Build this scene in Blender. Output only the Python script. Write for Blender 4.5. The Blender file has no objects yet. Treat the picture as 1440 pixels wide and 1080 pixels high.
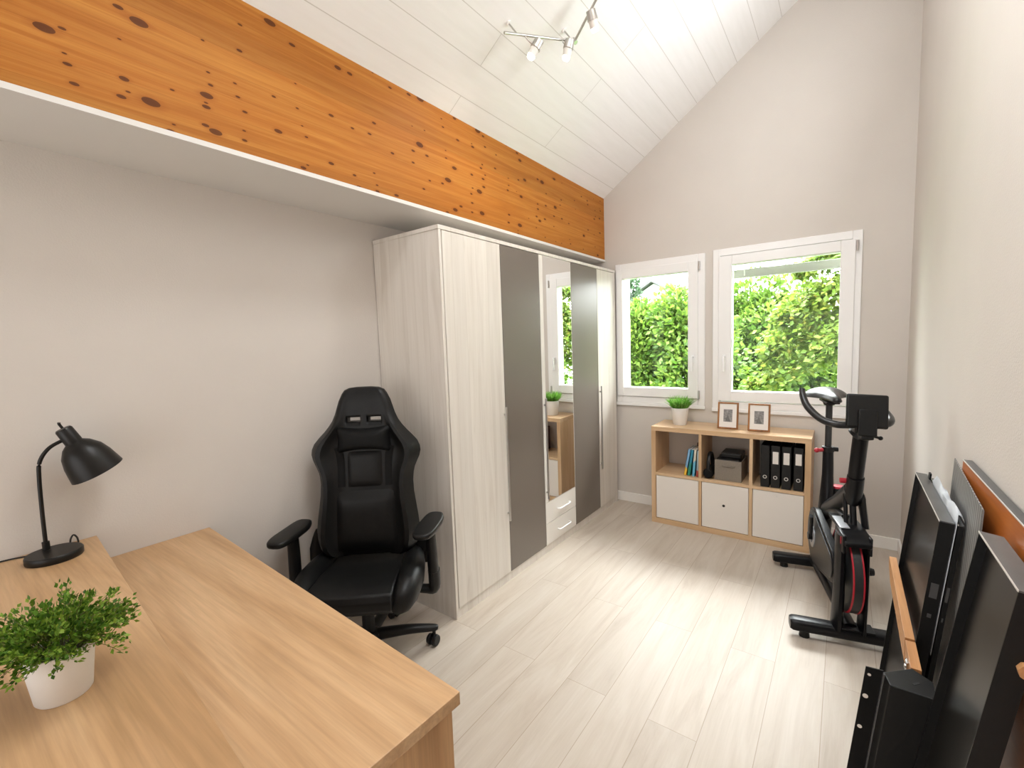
import bpy, bmesh, math, random
from mathutils import Vector, Matrix
random.seed(11)
R = math.radians
SC = bpy.context.scene
COL = SC.collection

# ------------------------------------------------------------------ camera
CAM_H, F_PX = 1.52, 635.486
cr = Vector((0.8052874, 0.59184851, -0.03503631))
cu = Vector((-0.02484587, 0.09273074, 0.99538118))
cf = Vector((-0.59236381, 0.80069741, -0.08937989))
cam_d = bpy.data.cameras.new('camera')
cam = bpy.data.objects.new('camera', cam_d)
COL.objects.link(cam)
cam_d.sensor_width = 36.0
cam_d.lens = F_PX / 1440 * 36.0
cam_d.clip_start = 0.02
cam_d.clip_end = 200
mt = Matrix.Identity(4)
for i in range(3):
    mt[i][0], mt[i][1], mt[i][2] = cr[i], cu[i], -cf[i]
mt[0][3], mt[1][3], mt[2][3] = 0, 0, CAM_H
cam.matrix_world = mt
SC.camera = cam

# ------------------------------------------------------------------ world, sun, lights, exposure
SC.view_settings.view_transform = 'Standard'
SC.view_settings.look = 'None'
SC.view_settings.gamma = 1.0
SC.view_settings.exposure = 0.25
SC.view_settings.use_curve_mapping = False
SC.cycles.max_bounces = 12
SC.cycles.diffuse_bounces = 6
SC.cycles.transparent_max_bounces = 12
SC.cycles.sample_clamp_indirect = 6.0
w = bpy.data.worlds.new('overcast_sky')
SC.world = w
w.use_nodes = True
bg = w.node_tree.nodes['Background']
bg.inputs[0].default_value = (0.97, 0.985, 1.0, 1)
# overcast sky: several times brighter overhead than at the horizon
_nt = w.node_tree
_tc = _nt.nodes.new('ShaderNodeTexCoord')
_sx = _nt.nodes.new('ShaderNodeSeparateXYZ')
_mr = _nt.nodes.new('ShaderNodeMapRange')
_mr.interpolation_type = 'SMOOTHSTEP'
_mr.inputs['From Min'].default_value = 0.25
_mr.inputs['From Max'].default_value = 0.85
_mr.inputs['To Min'].default_value = 12.0
_mr.inputs['To Max'].default_value = 48.0
_nt.links.new(_tc.outputs['Generated'], _sx.inputs[0])
_nt.links.new(_sx.outputs[2], _mr.inputs[0])
_nt.links.new(_mr.outputs[0], bg.inputs[1])


def light(name, kind, loc, energy, color=(1, 1, 1), rot=(0, 0, 0), **kw):
    d = bpy.data.lights.new(name, kind)
    d.energy = energy
    d.color = color
    for k, v in kw.items():
        setattr(d, k, v)
    o = bpy.data.objects.new(name, d)
    o.location = loc
    o.rotation_euler = rot
    COL.objects.link(o)
    return o


def aim(o, target):
    d = Vector(target) - o.location
    o.rotation_euler = d.to_track_quat('-Z', 'Y').to_euler()


sun = light('sun', 'SUN', (4, -2, 12), 5.0, (1.0, 0.95, 0.86), angle=R(3))
sun.rotation_euler = Vector((-0.55, 0.30, -0.78)).to_track_quat('-Z', 'Y').to_euler()
# daylight through the two windows in view (portals only guide the sky's own light)
for px, pz, sx, sz in ((-1.355, 1.575, 0.62, 1.02), (-0.39, 1.575, 0.76, 1.04)):
    p = light('window_portal', 'AREA', (px, 4.10, pz), 1.0, shape='RECTANGLE', size=sx, size_y=sz)
    p.rotation_euler = (R(-90), 0, 0)
    p.data.cycles.is_portal = True
# fill lamp added behind the camera to brighten the room from the front
fill = light('back_fill', 'AREA', (-0.95, -1.85, 1.10), 22.0, (0.98, 0.99, 1.0), shape='RECTANGLE', size=2.3, size_y=1.6)
aim(fill, (-0.95, 3.0, 1.15))
# added uplight, out of view behind the camera, to lift the ceiling slope
upl = light('back_uplight_fill', 'AREA', (-0.75, -0.6, 2.2), 4.0, (0.98, 0.99, 1.0), shape='RECTANGLE', size=1.6, size_y=1.6)
aim(upl, (-0.75, 1.2, 3.7))

# unseen fill lamp added above the frame to brighten the far ceiling
upr = light('far_ceiling_fill', 'AREA', (0.12, 2.72, 3.02), 12.5, (0.92, 0.965, 1.0), shape='RECTANGLE', size=0.55, size_y=0.9)
aim(upr, (-1.3, 2.80, 3.42))
# large area lamp added under the slope, out of view, as overhead fill
topfill = light('overhead_fill', 'AREA', (-0.45, 1.10, 3.68), 56.0, (0.94, 0.975, 1.0), shape='RECTANGLE', size=0.75, size_y=1.7)
topfill.rotation_euler = Vector((0.57, 0.0, -0.82)).to_track_quat('-Z', 'Y').to_euler()

# ------------------------------------------------------------------ material helpers
class G:
    """tiny wrapper for node graphs"""
    def __init__(self, name):
        self.m = bpy.data.materials.new(name)
        self.m.use_nodes = True
        self.nt = self.m.node_tree
        self.b = self.nt.nodes['Principled BSDF']
        self.out = self.nt.nodes['Material Output']
        self._pos = None

    def n(self, t, **kw):
        x = self.nt.nodes.new(t)
        for k, v in kw.items():
            setattr(x, k, v)
        return x

    def l(self, a, b):
        self.nt.links.new(a, b)

    def put(self, sock, v):
        if hasattr(v, 'node'):
            self.l(v, sock)
        else:
            sock.default_value = v

    def math(self, op, a, b=0.0, c=0.0, clamp=False):
        x = self.n('ShaderNodeMath', operation=op, use_clamp=clamp)
        for s, v in zip(x.inputs, (a, b, c)):
            self.put(s, v)
        return x.outputs[0]

    def pos(self):
        if self._pos is None:
            self._pos = self.n('ShaderNodeTexCoord').outputs['Object']
        return self._pos

    def xyz(self):
        s = self.n('ShaderNodeSeparateXYZ')
        self.l(self.pos(), s.inputs[0])
        return s.outputs

    def vec(self, x, y, z):
        c = self.n('ShaderNodeCombineXYZ')
        for s, v in zip(c.inputs, (x, y, z)):
            self.put(s, v)
        return c.outputs[0]

    def scaled(self, s, loc=(0, 0, 0), v=None):
        mp = self.n('ShaderNodeMapping')
        mp.inputs['Scale'].default_value = s
        mp.inputs['Location'].default_value = loc
        self.l(v or self.pos(), mp.inputs['Vector'])
        return mp.outputs[0]

    def noise(self, v, scale=1.0, detail=4.0, rough=0.55, dist=0.0):
        x = self.n('ShaderNodeTexNoise')
        self.l(v, x.inputs['Vector'])
        x.inputs['Scale'].default_value = scale
        x.inputs['Detail'].default_value = detail
        x.inputs['Roughness'].default_value = rough
        x.inputs['Distortion'].default_value = dist
        return x.outputs['Fac']

    def ramp(self, f, stops):
        x = self.n('ShaderNodeValToRGB')
        e = x.color_ramp.elements
        while len(e) < len(stops):
            e.new(0.5)
        for el, (p, c) in zip(e, stops):
            el.position = p
            el.color = (*c, 1)
        self.l(f, x.inputs[0])
        return x.outputs[0]

    def mix(self, f, a, b, blend='MIX'):
        x = self.n('ShaderNodeMix', data_type='RGBA', blend_type=blend)
        self.put(x.inputs[0], f)
        for s, v in ((x.inputs[6], a), (x.inputs[7], b)):
            if hasattr(v, 'node'):
                self.l(v, s)
            else:
                s.default_value = (*v, 1)
        return x.outputs[2]

    def bump(self, h, strength=0.2, dist=0.01):
        x = self.n('ShaderNodeBump')
        x.inputs['Strength'].default_value = strength
        x.inputs['Distance'].default_value = dist
        self.l(h, x.inputs['Height'])
        self.l(x.outputs[0], self.b.inputs['Normal'])

    def done(self, col=None, rough=0.5, metal=0.0, spec=0.5):
        if col is not None:
            if hasattr(col, 'node'):
                self.l(col, self.b.inputs['Base Color'])
            else:
                self.b.inputs['Base Color'].default_value = (*col, 1)
        self.put(self.b.inputs['Roughness'], rough)
        self.b.inputs['Metallic'].default_value = metal
        self.b.inputs['Specular IOR Level'].default_value = spec
        return self.m


def srgb(r, g, b):
    f = lambda c: (c / 255) / 12.92 if c / 255 <= 0.04045 else ((c / 255 + 0.055) / 1.055) ** 2.4
    return (f(r), f(g), f(b))


def plain(name, col, rough=0.5, metal=0.0, spec=0.5, var=0.0, vscale=30.0, bump=0.0, bscale=120.0):
    g = G(name)
    c = col
    if var:
        f = g.noise(g.pos(), vscale, 3)
        c = g.ramp(f, [(0.3, tuple(x * (1 - var) for x in col)), (0.7, tuple(min(1, x * (1 + var)) for x in col))])
    if bump:
        g.bump(g.noise(g.pos(), bscale, 3), bump, 0.004)
    return g.done(c, rough, metal, spec)


def wood(name, dark, mid, lite, axis=0, scale=9.0, stretch=0.09, rough=0.45, fine=0.25, spec=0.4, bump=0.06):
    g = G(name)
    s = [1, 1, 1]
    s[axis] = stretch
    f = g.noise(g.scaled(s), scale, 5, 0.55, 0.7)
    c = g.ramp(f, [(0.32, dark), (0.5, mid), (0.68, lite)])
    s2 = [1, 1, 1]
    s2[axis] = stretch * 0.35
    h = g.noise(g.scaled(s2), scale * 14, 3, 0.6)
    k = g.ramp(h, [(0.3, (1 - fine,) * 3), (0.65, (1, 1, 1))])
    c = g.mix(1.0, c, k, 'MULTIPLY')
    g.bump(h, bump, 0.003)
    return g.done(c, rough, 0, spec)


def emit(name, col, strength):
    g = G(name)
    g.b.inputs['Emission Color'].default_value = (*col, 1)
    g.b.inputs['Emission Strength'].default_value = strength
    return g.done(col, 0.4)


M = {}
M['wall'] = plain('warm_white_plaster', (0.625, 0.580, 0.535), 0.85, spec=0.2, var=0.015, vscale=3, bump=0.18, bscale=160)
M['paint'] = plain('white_soffit_paint', (0.70, 0.68, 0.65), 0.6, spec=0.3, var=0.01, vscale=4)
M['white'] = plain('white_window_plastic', (0.86, 0.85, 0.84), 0.35, var=0.006, vscale=6)
M['base'] = plain('white_baseboard_paint', (0.84, 0.81, 0.77), 0.4, var=0.01, vscale=6)


def make_ceiling():
    g = G('white_ceiling_panels')
    x, y, z = g.xyz()
    u = g.math('DIVIDE', g.math('ADD', x, 1.583), 0.1445)
    cell = g.math('FLOOR', u)
    fu = g.math('FRACT', u)
    odd = g.math('ABSOLUTE', g.math('MODULO', cell, 2.0))
    v = g.math('DIVIDE', g.math('SUBTRACT', y, g.math('ADD', 1.955, g.math('MULTIPLY', odd, 0.86))), 2.6)
    fv = g.math('FRACT', v)
    gu = g.math('LESS_THAN', fu, 0.022)
    gv = g.math('LESS_THAN', fv, 0.0016)
    gr = g.math('MAXIMUM', gu, gv)
    n = g.noise(g.scaled((8, 0.6, 1)), 5, 4)
    c = g.ramp(n, [(0.3, (0.855, 0.845, 0.83)), (0.7, (0.89, 0.88, 0.87))])
    c = g.mix(gr, c, (0.64, 0.62, 0.59))
    g.bump(g.math('SUBTRACT', 1.0, gr), 0.3, 0.003)
    return g.done(c, 0.55, 0, 0.3)


M['ceiling'] = make_ceiling()


def make_floor():
    g = G('pale_oak_floor_planks')
    x, y, z = g.xyz()
    u = g.math('DIVIDE', g.math('ADD', x, 0.041), 0.188)
    cell = g.math('FLOOR', u)
    fu = g.math('FRACT', u)
    v = g.math('DIVIDE', g.math('SUBTRACT', y, g.math('ADD', 1.65, g.math('MULTIPLY', g.math('ADD', cell, 3.0), 0.637))), 1.29)
    cv = g.math('FLOOR', v)
    fv = g.math('FRACT', v)
    wn = g.n('ShaderNodeTexWhiteNoise', noise_dimensions='2D')
    g.l(g.vec(cell, cv, 0.0), wn.inputs['Vector'])
    rnd = wn.outputs['Value']
    gv = g.vec(g.math('MULTIPLY', x, 11.0), g.math('ADD', g.math('MULTIPLY', y, 1.3), g.math('MULTIPLY', rnd, 37.0)), 0.0)
    f = g.noise(gv, 1.0, 6, 0.62, 0.9)
    c = g.ramp(f, [(0.25, srgb(177, 163, 148)), (0.48, srgb(191, 179, 165)), (0.72, srgb(200, 190, 178))])
    f2 = g.noise(g.vec(g.math('MULTIPLY', x, 150.0), g.math('MULTIPLY', y, 5.0), rnd), 1.0, 3, 0.6)
    c = g.mix(1.0, c, g.ramp(f2, [(0.3, (0.955, 0.95, 0.945)), (0.6, (1, 1, 1))]), 'MULTIPLY')
    tone = g.math('ADD', 0.93, g.math('MULTIPLY', rnd, 0.07))
    tv = g.vec(tone, tone, tone)
    c = g.mix(1.0, c, tv, 'MULTIPLY')
    gr = g.math('MAXIMUM', g.math('LESS_THAN', fu, 0.014), g.math('LESS_THAN', fv, 0.0018))
    c = g.mix(g.math('MULTIPLY', gr, 0.6), c, srgb(140, 120, 98))
    g.bump(g.math('SUBTRACT', 1.0, gr), 0.25, 0.002)
    return g.done(c, 0.46, 0, 0.40)


M['floor'] = make_floor()


def make_beam():
    g = G('orange_glued_pine_with_knots')
    x, y, z = g.xyz()
    lam = g.math('DIVIDE', g.math('ADD', z, 0.0), 0.079)
    cell = g.math('FLOOR', lam)
    wn = g.n('ShaderNodeTexWhiteNoise', noise_dimensions='1D')
    g.l(cell, wn.inputs['W'])
    rnd = wn.outputs['Value']
    gv = g.vec(0.0, g.math('ADD', g.math('MULTIPLY', y, 0.9), g.math('MULTIPLY', rnd, 31.0)), g.math('MULTIPLY', z, 26.0))
    f = g.noise(gv, 1.0, 5, 0.6, 1.1)
    c = g.ramp(f, [(0.22, srgb(164, 97, 34)), (0.48, srgb(182, 115, 46)), (0.74, srgb(199, 137, 63))])
    f2 = g.noise(g.vec(0.0, g.math('MULTIPLY', y, 4.0), g.math('MULTIPLY', z, 220.0)), 1.0, 3, 0.6)
    c = g.mix(1.0, c, g.ramp(f2, [(0.3, (0.86, 0.82, 0.78)), (0.62, (1, 1, 1))]), 'MULTIPLY')
    tone = g.math('ADD', 0.80, g.math('MULTIPLY', rnd, 0.28))
    c = g.mix(1.0, c, g.vec(tone, tone, tone), 'MULTIPLY')
    # knots
    for sy, sz, off, thr, keep in ((4.2, 8.5, 3.1, 0.075, 0.42), (8.5, 19.0, 11.7, 0.085, 0.34)):
        vo = g.n('ShaderNodeTexVoronoi', voronoi_dimensions='2D', feature='F1')
        wob = g.noise(g.scaled((1, 12, 12), (off, 0, 0)), 1.0, 2)
        g.l(g.vec(g.math('ADD', g.math('MULTIPLY', y, sy), g.math('MULTIPLY', wob, 0.06)), g.math('ADD', g.math('MULTIPLY', z, sz), off), 0.0), vo.inputs['Vector'])
        vo.inputs['Scale'].default_value = 1.0
        d = vo.outputs['Distance']
        sp = g.n('ShaderNodeSeparateColor')
        g.l(vo.outputs['Color'], sp.inputs[0])
        pick = g.math('LESS_THAN', sp.outputs[0], keep)
        size = g.math('MULTIPLY', g.math('ADD', 0.45, sp.outputs[1]), thr)
        halo = g.math('MULTIPLY', pick, g.math('SUBTRACT', 1.0, g.math('DIVIDE', d, g.math('MULTIPLY', size, 2.1)), clamp=True), clamp=True)
        core = g.math('MULTIPLY', pick, g.math('LESS_THAN', d, size))
        c = g.mix(g.math('MULTIPLY', halo, 0.6), c, srgb(140, 70, 22))
        c = g.mix(g.math('MULTIPLY', core, 0.8), c, srgb(70, 34, 14))
    seam = g.math('LESS_THAN', g.math('FRACT', lam), 0.02)
    c = g.mix(g.math('MULTIPLY', seam, 0.35), c, srgb(120, 66, 24))
    return g.done(c, 0.5, 0, 0.15)


M['beam'] = make_beam()
M['oak'] = wood('honey_oak_veneer', srgb(176, 138, 97), srgb(195, 157, 116), srgb(208, 172, 132), 0, 7.0, 0.10, 0.42, 0.2)
M['oak_panel'] = wood('oak_veneer_upright_grain', srgb(170, 128, 86), srgb(190, 148, 104), srgb(203, 163, 119), 2, 9.0, 0.08, 0.45, 0.2)
M['shelf_oak'] = wood('pale_oak_veneer', srgb(196, 160, 120), srgb(211, 177, 138), srgb(222, 191, 155), 0, 8.0, 0.10, 0.28, 0.10, 0.6)
M['shelf_oak_up'] = wood('pale_oak_veneer_upright', srgb(193, 156, 116), srgb(208, 173, 134), srgb(219, 188, 151), 2, 8.0, 0.10, 0.42, 0.10)


def make_whitewash():
    g = G('whitewashed_wood_planks')
    x, y, z = g.xyz()
    h = g.math('ADD', x, y)
    s = g.math('DIVIDE', h, 0.098)
    cell = g.math('FLOOR', s)
    wn = g.n('ShaderNodeTexWhiteNoise', noise_dimensions='1D')
    g.l(cell, wn.inputs['W'])
    rnd = wn.outputs['Value']
    v = g.vec(g.math('MULTIPLY', h, 20.0), g.math('MULTIPLY', rnd, 23.0), g.math('MULTIPLY', z, 1.1))
    f = g.noise(v, 1.0, 6, 0.62, 0.8)
    c = g.ramp(f, [(0.22, srgb(204, 195, 184)), (0.45, srgb(218, 211, 202)), (0.7, srgb(227, 221, 213))])
    k = g.noise(g.vec(g.math('MULTIPLY', h, 16.0), rnd, g.math('MULTIPLY', z, 3.2)), 1.0, 2, 0.5)
    c = g.mix(g.math('MULTIPLY', g.math('SUBTRACT', k, 0.68, clamp=True), 2.6, clamp=True), c, srgb(168, 155, 140))
    tone = g.math('ADD', 0.955, g.math('MULTIPLY', rnd, 0.06))
    c = g.mix(1.0, c, g.vec(tone, tone, tone), 'MULTIPLY')
    gr = g.math('LESS_THAN', g.math('FRACT', s), 0.02)
    c = g.mix(g.math('MULTIPLY', gr, 0.3), c, srgb(160, 148, 134))
    return g.done(c, 0.42, 0, 0.4)


M['whitewash'] = make_whitewash()
M['grey_door'] = plain('satin_taupe_grey_lacquer', srgb(112, 103, 95), 0.33, spec=0.5, var=0.015, vscale=2)
M['drawer_white'] = plain('pale_drawer_lacquer', srgb(226, 221, 214), 0.35, var=0.01, vscale=5)
M['front_white'] = plain('matt_white_door_front', srgb(229, 222, 214), 0.45, var=0.008, vscale=4)
M['mirror'] = plain('silvered_mirror', (0.93, 0.94, 0.93), 0.005, 1.0)
M['alu'] = plain('brushed_aluminium', (0.62, 0.61, 0.60), 0.3, 1.0, var=0.04, vscale=60)
M['steel'] = plain('satin_nickel', (0.50, 0.48, 0.45), 0.32, 1.0, var=0.03, vscale=60)
M['chrome'] = plain('bright_screw_steel', (0.8, 0.8, 0.8), 0.2, 1.0)
M['white_handle'] = plain('white_handle_lacquer', (0.9, 0.9, 0.9), 0.25)
M['leather'] = plain('black_leatherette', (0.006, 0.006, 0.006), 0.42, spec=0.28, var=0.2, vscale=40, bump=0.12, bscale=260)
M['leather_soft'] = plain('black_soft_fabric', (0.005, 0.005, 0.005), 0.6, spec=0.18, var=0.2, vscale=60, bump=0.1, bscale=300)
M['black_plastic'] = plain('black_plastic', (0.007, 0.007, 0.007), 0.38, spec=0.32, var=0.1, vscale=50)
M['black_metal'] = plain('black_powder_coat', (0.005, 0.005, 0.005), 0.42, spec=0.3, var=0.15, vscale=80, bump=0.05, bscale=400)
M['panel_black'] = plain('black_sheet_metal', (0.008, 0.007, 0.006), 0.30, spec=0.34, var=0.15, vscale=5)
M['panel_edge'] = plain('grey_edge_metal', (0.10, 0.10, 0.10), 0.32, 0.4, spec=0.5, var=0.1, vscale=20)
M['panel_trim'] = plain('bare_metal_edge', (0.72, 0.70, 0.66), 0.35, 0.3)
M['lamp_black'] = plain('matt_black_lamp_enamel', (0.008, 0.007, 0.006), 0.36, spec=0.32, var=0.1, vscale=40)
M['lamp_white'] = plain('white_lamp_enamel', (0.8, 0.78, 0.74), 0.4)
M['bike_black'] = plain('black_bike_paint', (0.004, 0.004, 0.005), 0.32, spec=0.26, var=0.1, vscale=40)
M['bike_grey'] = plain('graphite_guard_plastic', (0.022, 0.022, 0.022), 0.35, spec=0.4, var=0.15, vscale=12)
M['bike_rim'] = plain('dark_flywheel_band', (0.022, 0.022, 0.022), 0.45, var=0.1, vscale=30)
M['bike_silver'] = plain('silver_guard_plate', (0.45, 0.46, 0.48), 0.35, 0.6)
M['red'] = plain('red_accent', (0.42, 0.015, 0.03), 0.4, var=0.05, vscale=30)
M['saddle'] = plain('black_saddle_vinyl', (0.010, 0.010, 0.011), 0.34, spec=0.5, var=0.15, vscale=60, bump=0.08, bscale=300)
M['pot'] = plain('white_glazed_pot', (0.80, 0.78, 0.75), 0.4, var=0.02, vscale=20)
M['soil'] = plain('dark_potting_soil', (0.03, 0.022, 0.015), 0.95, var=0.4, vscale=90, bump=0.8, bscale=90)
M['frame_wood'] = wood('walnut_frame', srgb(120, 76, 36), srgb(150, 98, 50), srgb(172, 118, 66), 2, 20, 0.1, 0.4, 0.2)
M['mat_board'] = plain('white_mat_board', (0.82, 0.79, 0.75), 0.8, var=0.01, vscale=30)
M['box_grey'] = plain('grey_fabric_box', srgb(133, 124, 113), 0.85, spec=0.2, var=0.08, vscale=120, bump=0.2, bscale=400)
M['label'] = plain('paper_label', (0.74, 0.70, 0.65), 0.6, var=0.03, vscale=30)
M['board'] = wood('orange_stained_board', srgb(150, 78, 28), srgb(178, 100, 42), srgb(196, 120, 58), 1, 6, 0.14, 0.35, 0.15)
M['rail'] = wood('light_pine_rail', srgb(176, 122, 74), srgb(196, 143, 94), srgb(212, 164, 116), 1, 10, 0.1, 0.45, 0.16)
M['foam'] = plain('grey_foam_sheet', (0.50, 0.53, 0.56), 0.6, var=0.06, vscale=14)
M['bark'] = plain('grey_brown_bark', (0.10, 0.075, 0.05), 0.9, var=0.3, vscale=20)
M['lawn'] = plain('mown_lawn', (0.06, 0.13, 0.03), 0.95, var=0.3, vscale=4)
M['house_wall'] = plain('white_house_render', (0.5, 0.5, 0.5), 0.9, var=0.01, vscale=2)
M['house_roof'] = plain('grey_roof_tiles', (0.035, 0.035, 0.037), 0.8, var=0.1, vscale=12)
M['house_glass'] = plain('dark_house_window', (0.10, 0.12, 0.14), 0.2)
M['blind'] = plain('grey_blind_rail', (0.42, 0.41, 0.39), 0.5, var=0.02, vscale=10)
M['cable'] = plain('black_cable', (0.01, 0.01, 0.01), 0.5)
M['bulb'] = emit('lit_spot_glass', (1.0, 0.95, 0.86), 6.0)
M['spot_cap'] = plain('frosted_spot_glass', (0.75, 0.72, 0.68), 0.35)


def make_ribbed():
    g = G('ribbed_grey_sheet')
    x, y, z = g.xyz()
    s = g.math('FRACT', g.math('MULTIPLY', y, 38.0))
    n = g.noise(g.scaled((1, 60, 4)), 1.0, 3)
    c = g.mix(g.math('LESS_THAN', s, 0.4), (0.36, 0.36, 0.35), (0.09, 0.09, 0.088))
    c = g.mix(1.0, c, g.ramp(n, [(0.3, (0.7, 0.7, 0.7)), (0.7, (1, 1, 1))]), 'MULTIPLY')
    return g.done(c, 0.4, 0.2, 0.5)


M['ribbed'] = make_ribbed()


def make_picture():
    g = G('grey_tower_print')
    x, y, z = g.xyz()
    n = g.noise(g.pos(), 90, 4, 0.7)
    c = g.ramp(n, [(0.3, (0.10, 0.10, 0.10)), (0.7, (0.36, 0.35, 0.34))])
    tri = g.math('LESS_THAN', g.math('ABSOLUTE', x), g.math('MULTIPLY', g.math('SUBTRACT', 0.118, z), 0.32))
    c = g.mix(g.math('MULTIPLY', tri, 0.6), c, (0.07, 0.07, 0.07))
    return g.done(c, 0.5)


M['print'] = make_picture()


def make_glass():
    g = G('clear_window_glass')
    nt = g.nt
    nt.nodes.remove(g.b)
    t = g.n('ShaderNodeBsdfTransparent')
    t.inputs[0].default_value = (0.97, 0.985, 0.975, 1)
    gl = g.n('ShaderNodeBsdfGlossy')
    gl.inputs['Roughness'].default_value = 0.0
    fr = g.n('ShaderNodeFresnel')
    fr.inputs[0].default_value = 1.22
    mx = g.n('ShaderNodeMixShader')
    g.l(fr.outputs[0], mx.inputs[0])
    g.l(t.outputs[0], mx.inputs[1])
    g.l(gl.outputs[0], mx.inputs[2])
    g.l(mx.outputs[0], g.out.inputs[0])
    return g.m


M['glass'] = make_glass()


def leafmat(name, cols, trans=0.45, rough=0.5):
    g = G(name)
    nt = g.nt
    geo = g.n('ShaderNodeNewGeometry')
    c = g.ramp(geo.outputs['Random Per Island'], cols)
    g.l(c, g.b.inputs['Base Color'])
    g.b.inputs['Roughness'].default_value = rough
    g.b.inputs['Specular IOR Level'].default_value = 0.3
    tr = g.n('ShaderNodeBsdfTranslucent')
    g.l(c, tr.inputs[0])
    mx = g.n('ShaderNodeMixShader')
    mx.inputs[0].default_value = trans
    g.l(g.b.outputs[0], mx.inputs[1])
    g.l(tr.outputs[0], mx.inputs[2])
    g.l(mx.outputs[0], g.out.inputs[0])
    return g.m


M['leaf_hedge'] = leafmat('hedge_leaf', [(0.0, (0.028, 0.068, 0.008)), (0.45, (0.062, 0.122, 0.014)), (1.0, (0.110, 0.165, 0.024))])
M['leaf_maple'] = leafmat('maple_leaf', [(0.0, (0.050, 0.100, 0.011)), (0.6, (0.095, 0.150, 0.018)), (0.93, (0.135, 0.168, 0.026)), (1.0, (0.165, 0.140, 0.024))], 0.5)
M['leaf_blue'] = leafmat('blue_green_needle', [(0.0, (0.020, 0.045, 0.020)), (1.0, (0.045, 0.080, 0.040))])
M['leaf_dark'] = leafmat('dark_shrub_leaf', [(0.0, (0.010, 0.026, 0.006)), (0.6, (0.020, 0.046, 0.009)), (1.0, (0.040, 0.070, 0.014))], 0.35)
M['leaf_plant'] = leafmat('small_plant_leaf', [(0.0, (0.035, 0.10, 0.008)), (0.5, (0.11, 0.23, 0.02)), (1.0, (0.30, 0.44, 0.06))], 0.3)
M['grass_blade'] = leafmat('grass_blade', [(0.0, (0.06, 0.20, 0.02)), (0.5, (0.13, 0.34, 0.04)), (1.0, (0.30, 0.50, 0.12))], 0.35)
M['stem'] = plain('thin_green_stem', (0.12, 0.13, 0.03), 0.7)
BOOK = {}


def bookmat(name, top, bottom, split):
    g = G(name)
    x, y, z = g.xyz()
    n = g.noise(g.scaled((1, 1, 1)), 38, 3, 0.6)
    f = g.math('ADD', z, g.math('MULTIPLY', g.math('SUBTRACT', n, 0.5), 0.10))
    c = g.mix(g.math('GREATER_THAN', f, split), bottom, top)
    return g.done(c, 0.4)


# ------------------------------------------------------------------ mesh helpers
def nb():
    return bmesh.new()


def box(bm, lo, hi, mx=None):
    x0, y0, z0 = lo
    x1, y1, z1 = hi
    v = [bm.verts.new(p) for p in ((x0, y0, z0), (x1, y0, z0), (x1, y1, z0), (x0, y1, z0), (x0, y0, z1), (x1, y0, z1), (x1, y1, z1), (x0, y1, z1))]
    for q in ((0, 3, 2, 1), (4, 5, 6, 7), (0, 1, 5, 4), (1, 2, 6, 5), (2, 3, 7, 6), (3, 0, 4, 7)):
        bm.faces.new([v[i] for i in q])
    if mx is not None:
        bmesh.ops.transform(bm, matrix=mx, verts=v)
    return v


def ring(bm, c, ax, r, n, ref=None, ry=None):
    ax = Vector(ax).normalized()
    ref = Vector(ref) if ref is not None else (Vector((0, 0, 1)) if abs(ax.z) < 0.9 else Vector((1, 0, 0)))
    a = ax.cross(ref).normalized()
    b = ax.cross(a).normalized()
    ry = r if ry is None else ry
    c = Vector(c)
    return [bm.verts.new(c + a * (r * math.cos(2 * math.pi * i / n)) + b * (ry * math.sin(2 * math.pi * i / n))) for i in range(n)]


def bridge(bm, r1, r2):
    n = len(r1)
    for i in range(n):
        bm.faces.new((r1[i], r1[(i + 1) % n], r2[(i + 1) % n], r2[i]))


def cap(bm, r, flip=False):
    bm.faces.new(list(reversed(r)) if flip else r)


def cyl(bm, p0, p1, r0, r1=None, n=20):
    r1 = r0 if r1 is None else r1
    ax = Vector(p1) - Vector(p0)
    a = ring(bm, p0, ax, r0, n)
    b = ring(bm, p1, ax, r1, n)
    bridge(bm, a, b)
    cap(bm, a, True)
    cap(bm, b)


def smooth_path(pts, sub=6):
    P = [Vector(p) for p in pts]
    out = []
    for i in range(len(P) - 1):
        p0 = P[max(i - 1, 0)]
        p1, p2 = P[i], P[i + 1]
        p3 = P[min(i + 2, len(P) - 1)]
        for k in range(sub):
            t = k / sub
            out.append(0.5 * ((2 * p1) + (p2 - p0) * t + (2 * p0 - 5 * p1 + 4 * p2 - p3) * t * t + (3 * p1 - p0 - 3 * p2 + p3) * t ** 3))
    out.append(P[-1])
    return out


def tube(bm, pts, r, n=12, sub=6, ry=None, ref=(0, 0, 1), smooth=True):
    """r may be a list, one per control point; ry the second half-axis"""
    m = len(pts)
    path = smooth_path(pts, sub) if smooth else [Vector(p) for p in pts]
    if not smooth:
        sub = 1
    def at(v, i):
        if not isinstance(v, (list, tuple)):
            return v
        t = i / sub
        k = min(int(t), m - 2)
        f = t - k
        return v[k] * (1 - f) + v[k + 1] * f
    rings = []
    for i, p in enumerate(path):
        d = (path[min(i + 1, len(path) - 1)] - path[max(i - 1, 0)])
        rf = Vector(ref)
        if abs(d.normalized().dot(rf)) > 0.97:
            rf = Vector((0, 1, 0)) if abs(d.normalized().y) < 0.9 else Vector((1, 0, 0))
        rr = at(r, i)
        rings.append(ring(bm, p, d, rr, n, rf, at(ry, i) if ry is not None else None))
    for a, b in zip(rings, rings[1:]):
        bridge(bm, a, b)
    cap(bm, rings[0], True)
    cap(bm, rings[-1])


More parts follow.
